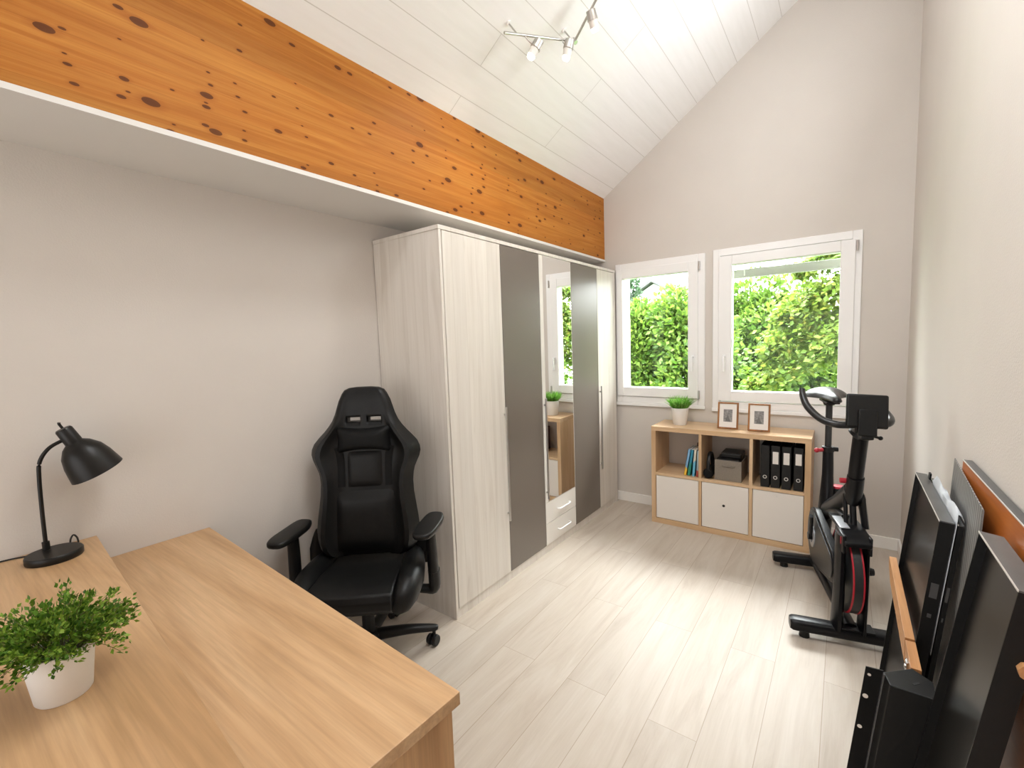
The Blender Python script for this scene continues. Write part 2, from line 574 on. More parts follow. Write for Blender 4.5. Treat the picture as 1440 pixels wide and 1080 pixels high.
def lathe(bm, prof, n=32, mx=None, close=False):
    """profile of (radius, z) from bottom to top; zero radius closes"""
    allv = []
    prev = None
    for r, z in prof:
        if r < 1e-6:
            cur = [bm.verts.new((0, 0, z))]
        else:
            cur = [bm.verts.new((r * math.cos(2 * math.pi * i / n), r * math.sin(2 * math.pi * i / n), z)) for i in range(n)]
        allv += cur
        if prev is not None:
            if len(prev) == 1 and len(cur) > 1:
                for i in range(n):
                    bm.faces.new((prev[0], cur[(i + 1) % n], cur[i]))
            elif len(cur) == 1 and len(prev) > 1:
                for i in range(n):
                    bm.faces.new((prev[i], prev[(i + 1) % n], cur[0]))
            elif len(cur) > 1:
                bridge(bm, prev, cur)
        prev = cur
    if mx is not None:
        bmesh.ops.transform(bm, matrix=mx, verts=allv)
    return allv


def prism(bm, poly, vec):
    a = [bm.verts.new(p) for p in poly]
    b = [bm.verts.new(Vector(p) + Vector(vec)) for p in poly]
    bridge(bm, a, b)
    cap(bm, a, True)
    cap(bm, b)


def loft(bm, sections):
    rs = [[bm.verts.new(p) for p in s] for s in sections]
    for a, b in zip(rs, rs[1:]):
        bridge(bm, a, b)
    cap(bm, rs[0], True)
    cap(bm, rs[-1])


def ball(bm, c, r, n=16, m=10):
    r = (r, r, r) if not isinstance(r, (tuple, list)) else r
    prof = [(max(0, math.sin(math.pi * i / m)), -math.cos(math.pi * i / m)) for i in range(m + 1)]
    prof[0] = (0, -1)
    prof[-1] = (0, 1)
    lathe(bm, prof, n, Matrix.Translation(c) @ Matrix.Diagonal((*r, 1)))


def along(p, d):
    """matrix putting local +Z along d, at p"""
    return Matrix.Translation(p) @ Vector(d).to_track_quat('Z', 'Y').to_matrix().to_4x4()


def obj(name, bm, mat, parent=None, smooth=True, bevel=0.0, seg=2, subd=0, angle=38):
    bmesh.ops.recalc_face_normals(bm, faces=bm.faces)
    me = bpy.data.meshes.new(name)
    bm.to_mesh(me)
    bm.free()
    me.materials.append(M[mat] if isinstance(mat, str) else mat)
    o = bpy.data.objects.new(name, me)
    COL.objects.link(o)
    if parent:
        o.parent = parent
    if smooth:
        for p in me.polygons:
            p.use_smooth = True
        if not subd:
            me.set_sharp_from_angle(angle=R(angle))
    if bevel:
        b = o.modifiers.new('bevel', 'BEVEL')
        b.width = bevel
        b.segments = seg
        b.limit_method = 'ANGLE'
        b.angle_limit = R(35)
    if subd:
        s = o.modifiers.new('smooth', 'SUBSURF')
        s.levels = subd
        s.render_levels = subd
    return o


def raw(name, verts, faces, mat, parent=None):
    me = bpy.data.meshes.new(name)
    me.from_pydata(verts, [], faces)
    me.materials.append(M[mat] if isinstance(mat, str) else mat)
    o = bpy.data.objects.new(name, me)
    COL.objects.link(o)
    if parent:
        o.parent = parent
    return o


def tag(o, label, cat, group=None, kind=None):
    o['label'] = label
    o['category'] = cat
    if group:
        o['group'] = group
    if kind:
        o['kind'] = kind
    return o


def thing(name, label, cat, loc=(0, 0, 0), rz=0.0, group=None, kind=None):
    o = bpy.data.objects.new(name, None)
    o.empty_display_size = 0.1
    COL.objects.link(o)
    o.location = loc
    o.rotation_euler = (0, 0, rz)
    return tag(o, label, cat, group, kind)


def boxo(name, lo, hi, mat, parent=None, bevel=0.0, smooth=False):
    bm = nb()
    box(bm, lo, hi)
    return obj(name, bm, mat, parent, smooth=smooth, bevel=bevel)


def struct(o, label, cat):
    return tag(o, label, cat, kind='structure')


def cut(o, cutters):
    """carve boxes out of a mesh and keep the carved mesh"""
    for lo, hi, mx in cutters:
        bm = nb()
        box(bm, lo, hi, mx)
        me = bpy.data.meshes.new('tmp')
        bm.to_mesh(me)
        bm.free()
        c = bpy.data.objects.new('tmp', me)
        COL.objects.link(c)
        c.parent = o.parent
        md = o.modifiers.new('cut', 'BOOLEAN')
        md.operation = 'DIFFERENCE'
        md.solver = 'EXACT'
        md.object = c
        bpy.context.view_layer.update()
        ev = o.evaluated_get(bpy.context.evaluated_depsgraph_get())
        new = bpy.data.meshes.new_from_object(ev)
        o.modifiers.remove(md)
        o.data = new
        bpy.data.objects.remove(c)
        bpy.data.meshes.remove(me)


# ------------------------------------------------------------------ room shell
XL, XR, YF, YB = -2.243, 0.336, 3.974, -2.0
BX, BZ0, BZ1, SL = -1.82, 2.259, 2.811, 0.693
ZR = BZ1 + SL * (XR - BX)

struct(boxo('floor', (XL - 0.2, YB - 0.2, -0.08), (XR + 0.2, YF + 0.25, 0.0), 'floor'), 'pale oak plank floor running towards the windows', 'floor')
bm = nb()
box(bm, (XL - 0.2, YB - 0.2, 0), (XL, YF + 0.25, BZ0))
struct(obj('wall_left', bm, 'wall', smooth=False), 'warm white plaster wall behind the desk and chair', 'wall')
bm = nb()
box(bm, (XR, YB - 0.2, 0), (XR + 0.2, YF + 0.25, ZR + 0.15))
struct(obj('wall_right', bm, 'wall', smooth=False), 'tall bright plaster wall the black panels lean on', 'wall')
bm = nb()
box(bm, (XL, YB - 0.2, 0), (XR, YB, ZR + 0.15))
struct(obj('wall_back', bm, 'wall', smooth=False), 'plaster wall behind the viewer', 'wall')
# window openings in the far wall
W1 = (-1.712, -0.937, 0.944, 2.197)      # outer frame x0,x1,z0,z1
W2 = (-0.876, 0.078, 0.934, 2.208)
bm = nb()
T = 0.25
fr = 0.03
def opening(wd):
    return (wd[0] + fr, wd[1] - fr, wd[2] + fr, wd[3] - fr)
o1, o2 = opening(W1), opening(W2)
top = 2.178
box(bm, (XL, YF, 0), (o1[0], YF + T, top))
box(bm, (o1[0], YF, 0), (o1[1], YF + T, o1[2]))
box(bm, (o1[0], YF, o1[3]), (o1[1], YF + T, top))
box(bm, (o1[1], YF, 0), (o2[0], YF + T, top))
box(bm, (o2[0], YF, 0), (o2[1], YF + T, o2[2]))
box(bm, (o2[1], YF, 0), (XR, YF + T, top))
prism(bm, [(XL, YF, top), (XR, YF, top), (XR, YF, ZR), (BX, YF, BZ1), (XL, YF, BZ1)], (0, T, 0))
struct(obj('wall_far', bm, 'wall', smooth=False), 'gable wall with the two white windows', 'wall')
bm = nb()
prism(bm, [(BX - 0.6, YB - 0.2, BZ1 - SL * 0.6), (XR + 0.2, YB - 0.2, ZR + SL * 0.2), (XR + 0.2, YB - 0.2, ZR + SL * 0.2 + 0.12), (BX - 0.6, YB - 0.2, BZ1 - SL * 0.6 + 0.12)], (0, YF - YB + 0.45, 0))
struct(obj('ceiling', bm, 'ceiling', smooth=False), 'sloping white panelled ceiling', 'ceiling')
struct(boxo('beam', (BX - 0.14, YB, BZ0), (BX, YF, BZ1 + 0.0), 'beam'), 'broad orange pine beam full of dark knots above the wardrobe', 'beam')
struct(boxo('trim_1', (XL, YB, BZ0 - 0.018), (BX + 0.006, YF, BZ0), 'paint'), 'white soffit board under the orange beam', 'soffit')
for nm, lo, hi, lb in (('baseboard_far', (XL, YF - 0.013, 0), (XR, YF, 0.085), 'white baseboard under the windows'),
                       ('baseboard_right', (XR - 0.013, YB, 0), (XR, YF - 0.013, 0.085), 'white baseboard behind the leaning panels'),
                       ('baseboard_left', (XL, YB, 0), (XL + 0.013, YF - 0.013, 0.085), 'white baseboard behind the chair')):
    struct(boxo(nm, lo, hi, 'base', bevel=0.003), lb, 'baseboard')


def frame_ring(bm, x0, x1, z0, z1, y0, y1, w, wb=None, wt=None):
    wb = wb or w
    wt = wt or w
    box(bm, (x0, y0, z0), (x0 + w, y1, z1))
    box(bm, (x1 - w, y0, z0), (x1, y1, z1))
    box(bm, (x0 + w, y0, z0), (x1 - w, y1, z0 + wb))
    box(bm, (x0 + w, y0, z1 - wt), (x1 - w, y1, z1))


def window(name, wd, sash, glass, label, handle_x, hinge_x):
    t = thing(name, label, 'window', (0, YF, 0), kind='structure')
    bm = nb()
    frame_ring(bm, wd[0], wd[1], wd[2], wd[3], -0.016, 0.08, 0.055)
    obj('window_frame', bm, 'white', t, smooth=False, bevel=0.004)
    bm = nb()
    sx0, sx1, sz0, sz1 = sash
    gx0, gx1, gz0, gz1 = glass
    y0, y1 = -0.030, 0.06
    box(bm, (sx0, y0, sz0), (gx0, y1, sz1))
    box(bm, (gx1, y0, sz0), (sx1, y1, sz1))
    box(bm, (gx0, y0, sz0), (gx1, y1, gz0))
    box(bm, (gx0, y0, gz1), (gx1, y1, sz1))
    s = obj('sash', bm, 'white', t, smooth=False, bevel=0.004)
    bm = nb()
    box(bm, (gx0 - 0.004, 0.012, gz0 - 0.004), (gx1 + 0.004, 0.016, gz1 + 0.004))
    obj('glass_pane', bm, 'glass', s, smooth=False)
    bm = nb()
    box(bm, (handle_x - 0.013, -0.040, 1.30), (handle_x + 0.013, -0.030, 1.37))
    cyl(bm, (handle_x, -0.03, 1.352), (handle_x, -0.068, 1.352), 0.009, n=12)
    box(bm, (handle_x - 0.010, -0.078, 1.235), (handle_x + 0.010, -0.062, 1.362))
    obj('handle', bm, 'white_handle', s, bevel=0.004)
    for z in (sz0 + 0.035, sz1 - 0.045):
        bm = nb()
        cyl(bm, (hinge_x, -0.034, z - 0.035), (hinge_x, -0.034, z + 0.035), 0.008, n=12)
        obj('hinge', bm, 'alu', t)
    bm = nb()
    box(bm, (wd[0] - 0.004, -0.022, wd[2] - 0.03), (wd[1] + 0.004, 0.0, wd[2]))
    obj('window_ledge', bm, 'white', t, smooth=False, bevel=0.004)
    return t


window('window_1', W1, (-1.700, -0.988, 1.003, 2.143), (-1.642, -1.068, 1.084, 2.063), 'narrower white window beside the wardrobe', -1.028, -0.978)
window('window_2', W2, (-0.830, 0.040, 0.998, 2.148), (-0.735, -0.043, 1.076, 2.075), 'wider white window above the picture frames', -0.783, 0.050)
# blind rail outside the wider window
t = thing('roller_blind', 'grey bottom rail of a raised outdoor blind across the wider window', 'blind', (0, 0, 0))
boxo('blind_rail', (-0.836, YF + 0.165, 1.985), (0.038, YF + 0.195, 2.055), 'blind', t, bevel=0.004)
for gx in (-0.846, 0.038):
    boxo('guide_rail', (gx, YF + 0.150, 0.965), (gx + 0.010, YF + 0.21, 2.177), 'white', t)
bm = nb()
cyl(bm, (-0.675, YF + 0.16, 2.0), (-0.675, YF + 0.16, 2.06), 0.005, n=8)
obj('rail_clip', bm, 'white', t)

# ------------------------------------------------------------------ wardrobe
WX0, WX1, WY0, WY1, WH = XL + 0.004, -1.700, 1.709, 3.921, 2.144
wr = thing('wardrobe', 'tall five-door wardrobe in whitewashed wood and grey with a narrow mirror', 'wardrobe')
FB = WX1 - 0.020
boxo('side_panel', (WX0, WY0, 0), (WX1 - 0.002, WY0 + 0.018, WH - 0.022), 'whitewash', wr, 0.0015)
boxo('side_panel', (WX0, WY1 - 0.018, 0), (WX1 - 0.002, WY1, WH - 0.022), 'whitewash', wr, 0.0015)
boxo('top_panel', (WX0, WY0 - 0.003, WH - 0.022), (WX1, WY1 + 0.003, WH), 'whitewash', wr, 0.0015)
boxo('back_panel', (WX0, WY0 + 0.018, 0.0), (WX0 + 0.008, WY1 - 0.018, WH - 0.022), 'whitewash', wr)
D = [WY0 + 0.021, 2.221, 2.652, 3.098, 3.548, WY1 - 0.004]
PL = [WY0 + 0.018, 2.636, 3.090, WY1 - 0.018]
for a, b in zip(PL, PL[1:]):
    boxo('plinth', (WX1 - 0.022, a + 0.0012, 0.0), (WX1 - 0.006, b - 0.0012, 0.053), 'whitewash', wr)
ZD0, ZD1 = 0.057, 2.118
def door(a, b, z0, z1, mat, lab=None):
    o = boxo('door', (FB + 0.001, a + 0.002, z0), (WX1, b - 0.002, z1), mat, wr, 0.0012)
    if lab:
        o['label'] = lab
    return o
def bar_handle(par, y):
    bm = nb()
    box(bm, (WX1 + 0.012, y - 0.006, 0.40), (WX1 + 0.022, y + 0.006, 1.128))
    for z in (0.45, 1.08):
        box(bm, (WX1 - 0.001, y - 0.004, z - 0.006), (WX1 + 0.013, y + 0.004, z + 0.006))
    obj('handle', bm, 'alu', par, smooth=False, bevel=0.0015)
d1 = door(D[0], D[1], ZD0, ZD1, 'whitewash', 'whitewashed door nearest the chair')
bar_handle(d1, D[1] - 0.014)
d2 = door(D[1], D[2], ZD0, ZD1, 'grey_door', 'plain grey door')
d3 = door(D[2], D[3], 0.372, ZD1, 'drawer_white', 'door with a tall mirror')
bm = nb()
box(bm, (WX1 - 0.003, D[2] + 0.040, 0.376), (WX1 + 0.0025, D[3] - 0.012, ZD1 - 0.003))
obj('mirror', bm, 'mirror', d3, smooth=False)
bar_handle(d3, D[2] + 0.018)
d4 = door(D[3], D[4], ZD0, ZD1, 'grey_door', 'grey door next to the far white door')
d5 = door(D[4], D[5], ZD0, ZD1, 'whitewash', 'whitewashed door nearest the window')
bar_handle(d5, D[4] + 0.020)
for z0, z1, hz in ((ZD0, 0.212, 0.127), (0.215, 0.369, 0.285)):
    dr = boxo('drawer', (FB + 0.001, D[2] + 0.002, z0), (WX1, D[3] - 0.002, z1), 'drawer_white', wr, 0.0012)
    bm = nb()
    tube(bm, [(WX1, 2.815, hz), (WX1 + 0.020, 2.822, hz), (WX1 + 0.022, 2.895, hz), (WX1 + 0.020, 2.975, hz), (WX1, 2.982, hz)], 0.0055, 8, 3)
    obj('handle', bm, 'white_handle', dr)

# ------------------------------------------------------------------ beam-side spot light rail
up = Vector((-SL, 0, 1)).normalized()
def offc(x, y, d):
    """a point d below the slope, straight off it"""
    p = Vector((x, y, BZ1 + SL * (x - BX)))
    return p - up * d
tl = thing('track_light', 'angled nickel ceiling rail with small lit spot heads', 'ceiling light', offc(-1.24, 2.36, 0.0))
T0 = tl.location.copy()
def TL(p):
    return Vector(p) - T0
A, B = Vector((-1.366, 1.884, 3.016)), Vector((-1.212, 2.312, 3.123))
Cc = B + (Vector((-1.058, 2.256, 3.230)) - B) * 3.0
for a, b in ((A, B), (B, Cc)):
    bm = nb()
    cyl(bm, TL(a), TL(b), 0.0065, n=12)
    obj('rail', bm, 'steel', tl)
bm = nb()
cyl(bm, TL(B) - up * 0.012, TL(B) + up * 0.014, 0.012, n=14)
ball(bm, TL(B), 0.011)
obj('rail_joint', bm, 'steel', tl)
for f_, (p, q) in ((0.17, (A, B)), (0.97, (A, B)), (0.75, (B, Cc))):
    c = p + (q - p) * f_
    bm = nb()
    cyl(bm, TL(c), TL(c + up * 0.0895), 0.004, n=10)
    mo = obj('ceiling_mount', bm, 'steel', tl)
    bm = nb()
    cyl(bm, TL(c + up * 0.080), TL(c + up * 0.0895), 0.013, n=18)
    obj('mount_cap', bm, 'white', mo)
DN = Vector((-0.10, -0.05, -1)).normalized()
heads = ((A + (B - A) * 0.27, Vector((0.035, 0.055, -0.035)), Vector((-0.50, -0.25, -0.85))),
         (A + (B - A) * 0.80, Vector((0.03, 0.02, -0.03)), Vector((-0.30, 0.02, -0.95))),
         (B + (Cc - B) * 0.24, Vector((0.012, 0.0, -0.025)), Vector((0.05, 0.45, -0.85))),
         (B + (Cc - B) * 0.62, Vector((0.012, 0.0, -0.025)), Vector((-0.10, 0.10, -0.95))))
for c, off, d in heads:
    d = d.normalized()
    s = c + off
    bm = nb()
    tube(bm, [TL(c), TL(c + off * 0.5 + Vector((0, 0, -0.012))), TL(s)], 0.004, 8)
    cyl(bm, TL(s - d * 0.026), TL(s + d * 0.018), 0.024, 0.027, n=20)
    hd = obj('spot_head', bm, 'steel', tl, bevel=0.002)
    bm = nb()
    cyl(bm, TL(s + d * 0.018), TL(s + d * 0.052), 0.023, 0.021, n=20)
    obj('spot_glass', bm, 'spot_cap', hd)
    bm = nb()
    cyl(bm, TL(s + d * 0.052), TL(s + d * 0.070), 0.021, 0.016, n=20)
    obj('bulb', bm, 'bulb', hd, bevel=0.003)
    sp = light('spot_lamp', 'SPOT', s + d * 0.075, 5.0, (1.0, 0.90, 0.76), spot_size=R(115), spot_blend=0.6, shadow_soft_size=0.02)
    aim(sp, s + d * 1.0)

# ------------------------------------------------------------------ desk, riser and what stands on them
dk = thing('desk', 'honey oak desk with a thick top against the plaster wall', 'desk')
bm = nb()
prism(bm, [(XL + 0.002, 0.748, 0.730), (-0.666, 0.667, 0.730), (-0.708, -0.14, 0.730), (XL + 0.002, -0.06, 0.730)], (0, 0, 0.030))
obj('desk_top', bm, 'oak', dk, smooth=False, bevel=0.0015)
bm = nb()
prism(bm, [(-0.699, 0.652, 0.0), (-0.677, 0.651, 0.0), (-0.717, -0.12, 0.0), (-0.739, -0.119, 0.0)], (0, 0, 0.7302))
obj('side_panel', bm, 'oak_panel', dk, smooth=False, bevel=0.001)
bm = nb()
prism(bm, [(XL + 0.016, 0.725, 0.0), (XL + 0.038, 0.724, 0.0), (XL + 0.038, -0.05, 0.0), (XL + 0.016, -0.049, 0.0)], (0, 0, 0.7302))
obj('side_panel', bm, 'oak_panel', dk, smooth=False)
bm = nb()
prism(bm, [(XL + 0.038, 0.24, 0.36), (-0.72, 0.17, 0.36), (-0.72, 0.15, 0.36), (XL + 0.038, 0.22, 0.36)], (0, 0, 0.3702))
obj('modesty_panel', bm, 'oak_panel', dk, smooth=False)
rs = thing('desk_riser', 'raised honey oak board standing on the desk under the black lamp', 'desk riser')
bm = nb()
prism(bm, [(XL + 0.002, 0.382, 0.829), (-0.70, 0.265, 0.829), (-0.738, -0.13, 0.829), (XL + 0.002, -0.05, 0.829)], (0, 0, 0.030))
obj('riser_board', bm, 'oak', rs, smooth=False, bevel=0.0015)
for pl in ([(-0.722, 0.255), (-0.705, 0.254), (-0.740, -0.12), (-0.757, -0.119)], [(-2.20, 0.36), (-2.18, 0.358), (-2.18, -0.04), (-2.20, -0.039)], [(-1.5, 0.30), (-1.48, 0.298), (-1.48, -0.07), (-1.5, -0.069)]):
    bm = nb()
    prism(bm, [(x, y, 0.760) for x, y in pl], (0, 0, 0.0692))
    obj('support', bm, 'oak_panel', rs, smooth=False)
ZRS = 0.859

lp = thing('desk_lamp', 'matt black desk lamp with a dome shade on the oak riser', 'desk lamp', (-2.112, 0.252, ZRS))
bm = nb()
lathe(bm, [(0, 0), (0.070, 0), (0.072, 0.003), (0.072, 0.020), (0.069, 0.024), (0, 0.024)], 40)
obj('lamp_base', bm, 'lamp_black', lp)
bm = nb()
tube(bm, [(-0.046, -0.012, 0.022), (-0.046, -0.012, 0.05)], 0.010, 14, smooth=False)
tube(bm, [(-0.046, -0.012, 0.045), (-0.044, -0.011, 0.15), (-0.040, -0.008, 0.27), (-0.036, -0.002, 0.325), (-0.028, 0.022, 0.366), (-0.02, 0.058, 0.388), (-0.018, 0.066, 0.392)], 0.0058, 12)
obj('lamp_stem', bm, 'lamp_black', lp)
sd = Vector((0.03, 0.41, -0.91)).normalized()
sp0 = Vector((-0.018, 0.060, 0.425))
mxs = along(sp0, sd)
bm = nb()
lathe(bm, [(0.016, 0.035), (0.0195, 0.045), (0.022, 0.052), (0.040, 0.066), (0.058, 0.092), (0.068, 0.125), (0.0765, 0.178), (0.0745, 0.178), (0.066, 0.125), (0.056, 0.093), (0.038, 0.068), (0.016, 0.055)], 40, mxs)
sh = obj('lamp_shade', bm, 'lamp_black', lp)
bm = nb()
lathe(bm, [(0.0735, 0.1765), (0.065, 0.125), (0.055, 0.094), (0.037, 0.070), (0.012, 0.062), (0, 0.062)], 36, mxs)
obj('shade_lining', bm, 'lamp_white', sh)
bm = nb()
lathe(bm, [(0, -0.002), (0.020, -0.002), (0.0235, 0.003), (0.0245, 0.056), (0, 0.056)], 28, mxs)
obj('lamp_socket', bm, 'lamp_black', lp)
bm = nb()
tube(bm, [sp0 + sd * -0.004, sp0 + sd * -0.020, sp0 + Vector((0, -0.008, 0.024))], 0.0042, 10)
obj('switch', bm, 'lamp_black', lp)
bm = nb()
lathe(bm, [(0, 0.07), (0.014, 0.075), (0.022, 0.10), (0.024, 0.12), (0.017, 0.138), (0, 0.146)], 20, mxs)
obj('bulb', bm, 'lamp_white', sh)
bm = nb()
tube(bm, [(-0.07, -0.02, 0.006), (-0.095, -0.05, 0.003), (-0.112, -0.09, 0.003), (-0.12, -0.15, 0.003)], 0.0025, 8)
tube(bm, [(-0.066, 0.030, 0.004), (-0.090, 0.050, 0.004), (-0.098, 0.056, 0.022), (-0.096, 0.064, 0.034), (-0.094, 0.072, 0.022), (-0.092, 0.074, 0.004)], 0.0028, 8)
obj('cord', bm, 'cable', lp)


def leaf_set(pts, size, jit=0.4, droop=0.0, wid=0.5, out=None):
    """one folded leaf per (point, direction)"""
    V, Fc = [], []
    for p, d in pts:
        d = (Vector(d) + Vector((random.gauss(0, jit), random.gauss(0, jit), random.gauss(0, jit) - droop))).normalized()
        s = size * random.uniform(0.6, 1.25)
        side = d.cross(Vector((random.gauss(0, 1), random.gauss(0, 1), random.gauss(0, 1) + 0.6)))
        if side.length < 1e-4:
            continue
        side.normalize()
        nrm = side.cross(d)
        i = len(V)
        p = Vector(p)
        V += [p, p + d * s * 0.45 + side * s * wid * 0.5 + nrm * s * 0.06, p + d * s, p + d * s * 0.45 - side * s * wid * 0.5 + nrm * s * 0.06]
        Fc += [(i, i + 1, i + 2), (i, i + 2, i + 3)]
    return V, Fc


# bushy plant on the riser
pc = Vector((-1.232, 0.136, ZRS))
bp = thing('potted_plant', 'bushy small-leaved plant in a tall white pot on the oak riser', 'plant', pc)
bm = nb()
lathe(bm, [(0, 0), (0.040, 0), (0.043, 0.004), (0.054, 0.100), (0.051, 0.100), (0.049, 0.084), (0, 0.084)], 44)
obj('pot', bm, 'pot', bp)
bm = nb()
lathe(bm, [(0, 0.0845), (0.0485, 0.0845), (0.044, 0.090), (0, 0.094)], 30)
obj('soil', bm, 'soil', bp)
V, Fc = [], []
bmS = nb()
for k in range(150):
    th = random.uniform(0, 2 * math.pi)
    el = math.acos(random.uniform(-0.12, 1.0))
    L = random.uniform(0.066, 0.098) * (1.0 + 0.12 * math.sin(3 * th + 1))
    dr = Vector((math.cos(th) * math.sin(el), math.sin(th) * math.sin(el), math.cos(el) * 1.25 + 0.14))
    base = Vector((dr.x * 0.035, dr.y * 0.035, 0.088))
    tip = base + Vector((dr.x * L, dr.y * L, dr.z * L * 0.95))
    mid = base.lerp(tip, 0.5) + Vector((0, 0, 0.018))
    tube(bmS, [base, mid, tip], 0.0007, 4, 3)
    pts = []
    for j in range(26):
        f_ = random.uniform(0.25, 1.05)
        q = base.lerp(mid, f_ * 2) if f_ < 0.5 else mid.lerp(tip, f_ * 2 - 1)
        q = q + Vector((random.gauss(0, 0.0045), random.gauss(0, 0.0045), random.gauss(0, 0.0045)))
        pts.append((q, dr + Vector((0, 0, 0.2))))
    v, f = leaf_set(pts, 0.0115, 0.7, 0, 0.62)
    n0 = len(V)
    V += v
    Fc += [tuple(i + n0 for i in q) for q in f]
raw('foliage', V, Fc, 'leaf_plant', bp)
obj('stems', bmS, 'stem', bp)

# ------------------------------------------------------------------ gaming chair
ch = thing('gaming_chair', 'black leatherette gaming chair with neck pillow between desk and wardrobe', 'chair', (-1.868, 1.262, 0), R(40))
zt_ = 1.325
outl = [(55, 30), (58, 58), (66, 76), (80, 86), (105, 98), (130, 106), (155, 114), (180, 125), (200, 139), (220, 156), (240, 176), (262, 195), (282, 204), (300, 206), (320, 201), (340, 191), (360, 182), (380, 177), (410, 174), (450, 176), (500, 183), (540, 189), (580, 193), (610, 191), (635, 184), (655, 172), (668, 152), (674, 120)]
KZ = 0.00137
KX = 0.00134
NU = 24
rows = [(zt_ - (y - 55) * KZ, w_ * KX) for y, w_ in outl]
def yc(z):
    return 0.105 + (z - 0.5) * 0.115
def backmesh():
    bm = nb()
    fr_, bk = [], []
    nR = len(rows)
    for i, (z, hw) in enumerate(rows):
        e = min(1.0, math.sqrt(min(i + 0.15, nR - 1 - i + 0.15) / 3.5))
        a, b = [], []
        for j in range(NU + 1):
            u = -1 + 2 * j / NU
            x = hw * u
            au = abs(u)
            bol = math.exp(-((au - 0.80) / 0.14) ** 2) * (0.052 if z < 1.08 else 0.052 * max(0.15, 1 - (z - 1.08) / 0.13))
            edge = math.sqrt(max(0.0, 1 - au ** 6))
            f = yc(z) - (0.036 * edge + bol) * e
            g_ = yc(z) + 0.045 * math.sqrt(max(0.0, 1 - au ** 4)) * e
            if j in (0, NU):
                v = bm.verts.new((x, yc(z), z))
                a.append(v)
                b.append(v)
            else:
                a.append(bm.verts.new((x, f, z)))
                b.append(bm.verts.new((x, g_, z)))
        fr_.append(a)
        bk.append(b)
    for i in range(nR - 1):
        for j in range(NU):
            bm.faces.new((fr_[i][j], fr_[i + 1][j], fr_[i + 1][j + 1], fr_[i][j + 1]))
            q = (bk[i][j], bk[i][j + 1], bk[i + 1][j + 1], bk[i + 1][j])
            bm.faces.new(q)
    for i in (0, nR - 1):
        for j in range(NU):
            q = [fr_[i][j], fr_[i][j + 1], bk[i][j + 1], bk[i][j]]
            q = list(dict.fromkeys(q))
            if len(q) > 2:
                bm.faces.new(q)
    return bm
bk = obj('backrest', backmesh(), 'leather', ch)
zs = zt_ - (176 - 55) * KZ
cut(bk, [((sx * 0.052 - 0.036, -0.2, zs - 0.012), (sx * 0.052 + 0.036, 0.4, zs + 0.016), None) for sx in (-1, 1)])
for p in bk.data.polygons:
    p.use_smooth = True
def cushion(name, cx, cz, hx, hz, th, front, mat, nx=14, nz=10, pinch=0.0, parent=ch):
    """a soft pad: bulging front, edges drawn in"""
    bm = nb()
    def P(u, v, side):
        k = 1 - pinch * (1 - abs(u * v))
        px = cx + hx * u * (1 - pinch * (1 - v * v) * 0.6)
        pz = cz + hz * v * (1 - pinch * (1 - u * u) * 1.6)
        b = ((1 - u ** 4) * (1 - v ** 4)) ** 0.5
        return (px, front(pz) + (-th * b if side else th * 0.35 * b), pz)
    Fg = [[bm.verts.new(P(-1 + 2 * j / nx, -1 + 2 * i / nz, True)) for j in range(nx + 1)] for i in range(nz + 1)]
    Bg = [[Fg[i][j] if (i in (0, nz) or j in (0, nx)) else bm.verts.new(P(-1 + 2 * j / nx, -1 + 2 * i / nz, False)) for j in range(nx + 1)] for i in range(nz + 1)]
    for i in range(nz):
        for j in range(nx):
            bm.faces.new((Fg[i][j], Fg[i][j + 1], Fg[i + 1][j + 1], Fg[i + 1][j]))
            if len({Bg[i][j], Bg[i][j + 1], Bg[i + 1][j + 1], Bg[i + 1][j]} & {Fg[i][j], Fg[i][j + 1], Fg[i + 1][j + 1], Fg[i + 1][j]}) < 4:
                bm.faces.new((Bg[i][j], Bg[i + 1][j], Bg[i + 1][j + 1], Bg[i][j + 1]))
    return obj(name, bm, mat, parent, angle=75)
cushion('lumbar_cushion', 0, 0.660, 0.150, 0.148, 0.028, lambda z: yc(z) - 0.036, 'leather')
cushion('upper_panel', 0, 0.915, 0.088, 0.092, 0.014, lambda z: yc(z) - 0.034, 'leather')
cushion('neck_pillow', 0, zt_ - (244 - 55) * KZ, 0.142, 0.070, 0.050, lambda z: yc(z) - 0.042, 'leather_soft', pinch=0.16)
for sx in (-1, 1):
    bm = nb()
    tube(bm, [(sx * 0.13, yc(1.03) - 0.045, 1.03), (sx * 0.118, yc(0.95) - 0.0385, 0.95), (sx * 0.118, yc(0.83) - 0.040, 0.83)], 0.018, 8, 4, 0.003, ref=(0, 1, 0))
    obj('pillow_strap', bm, 'leather_soft', ch)
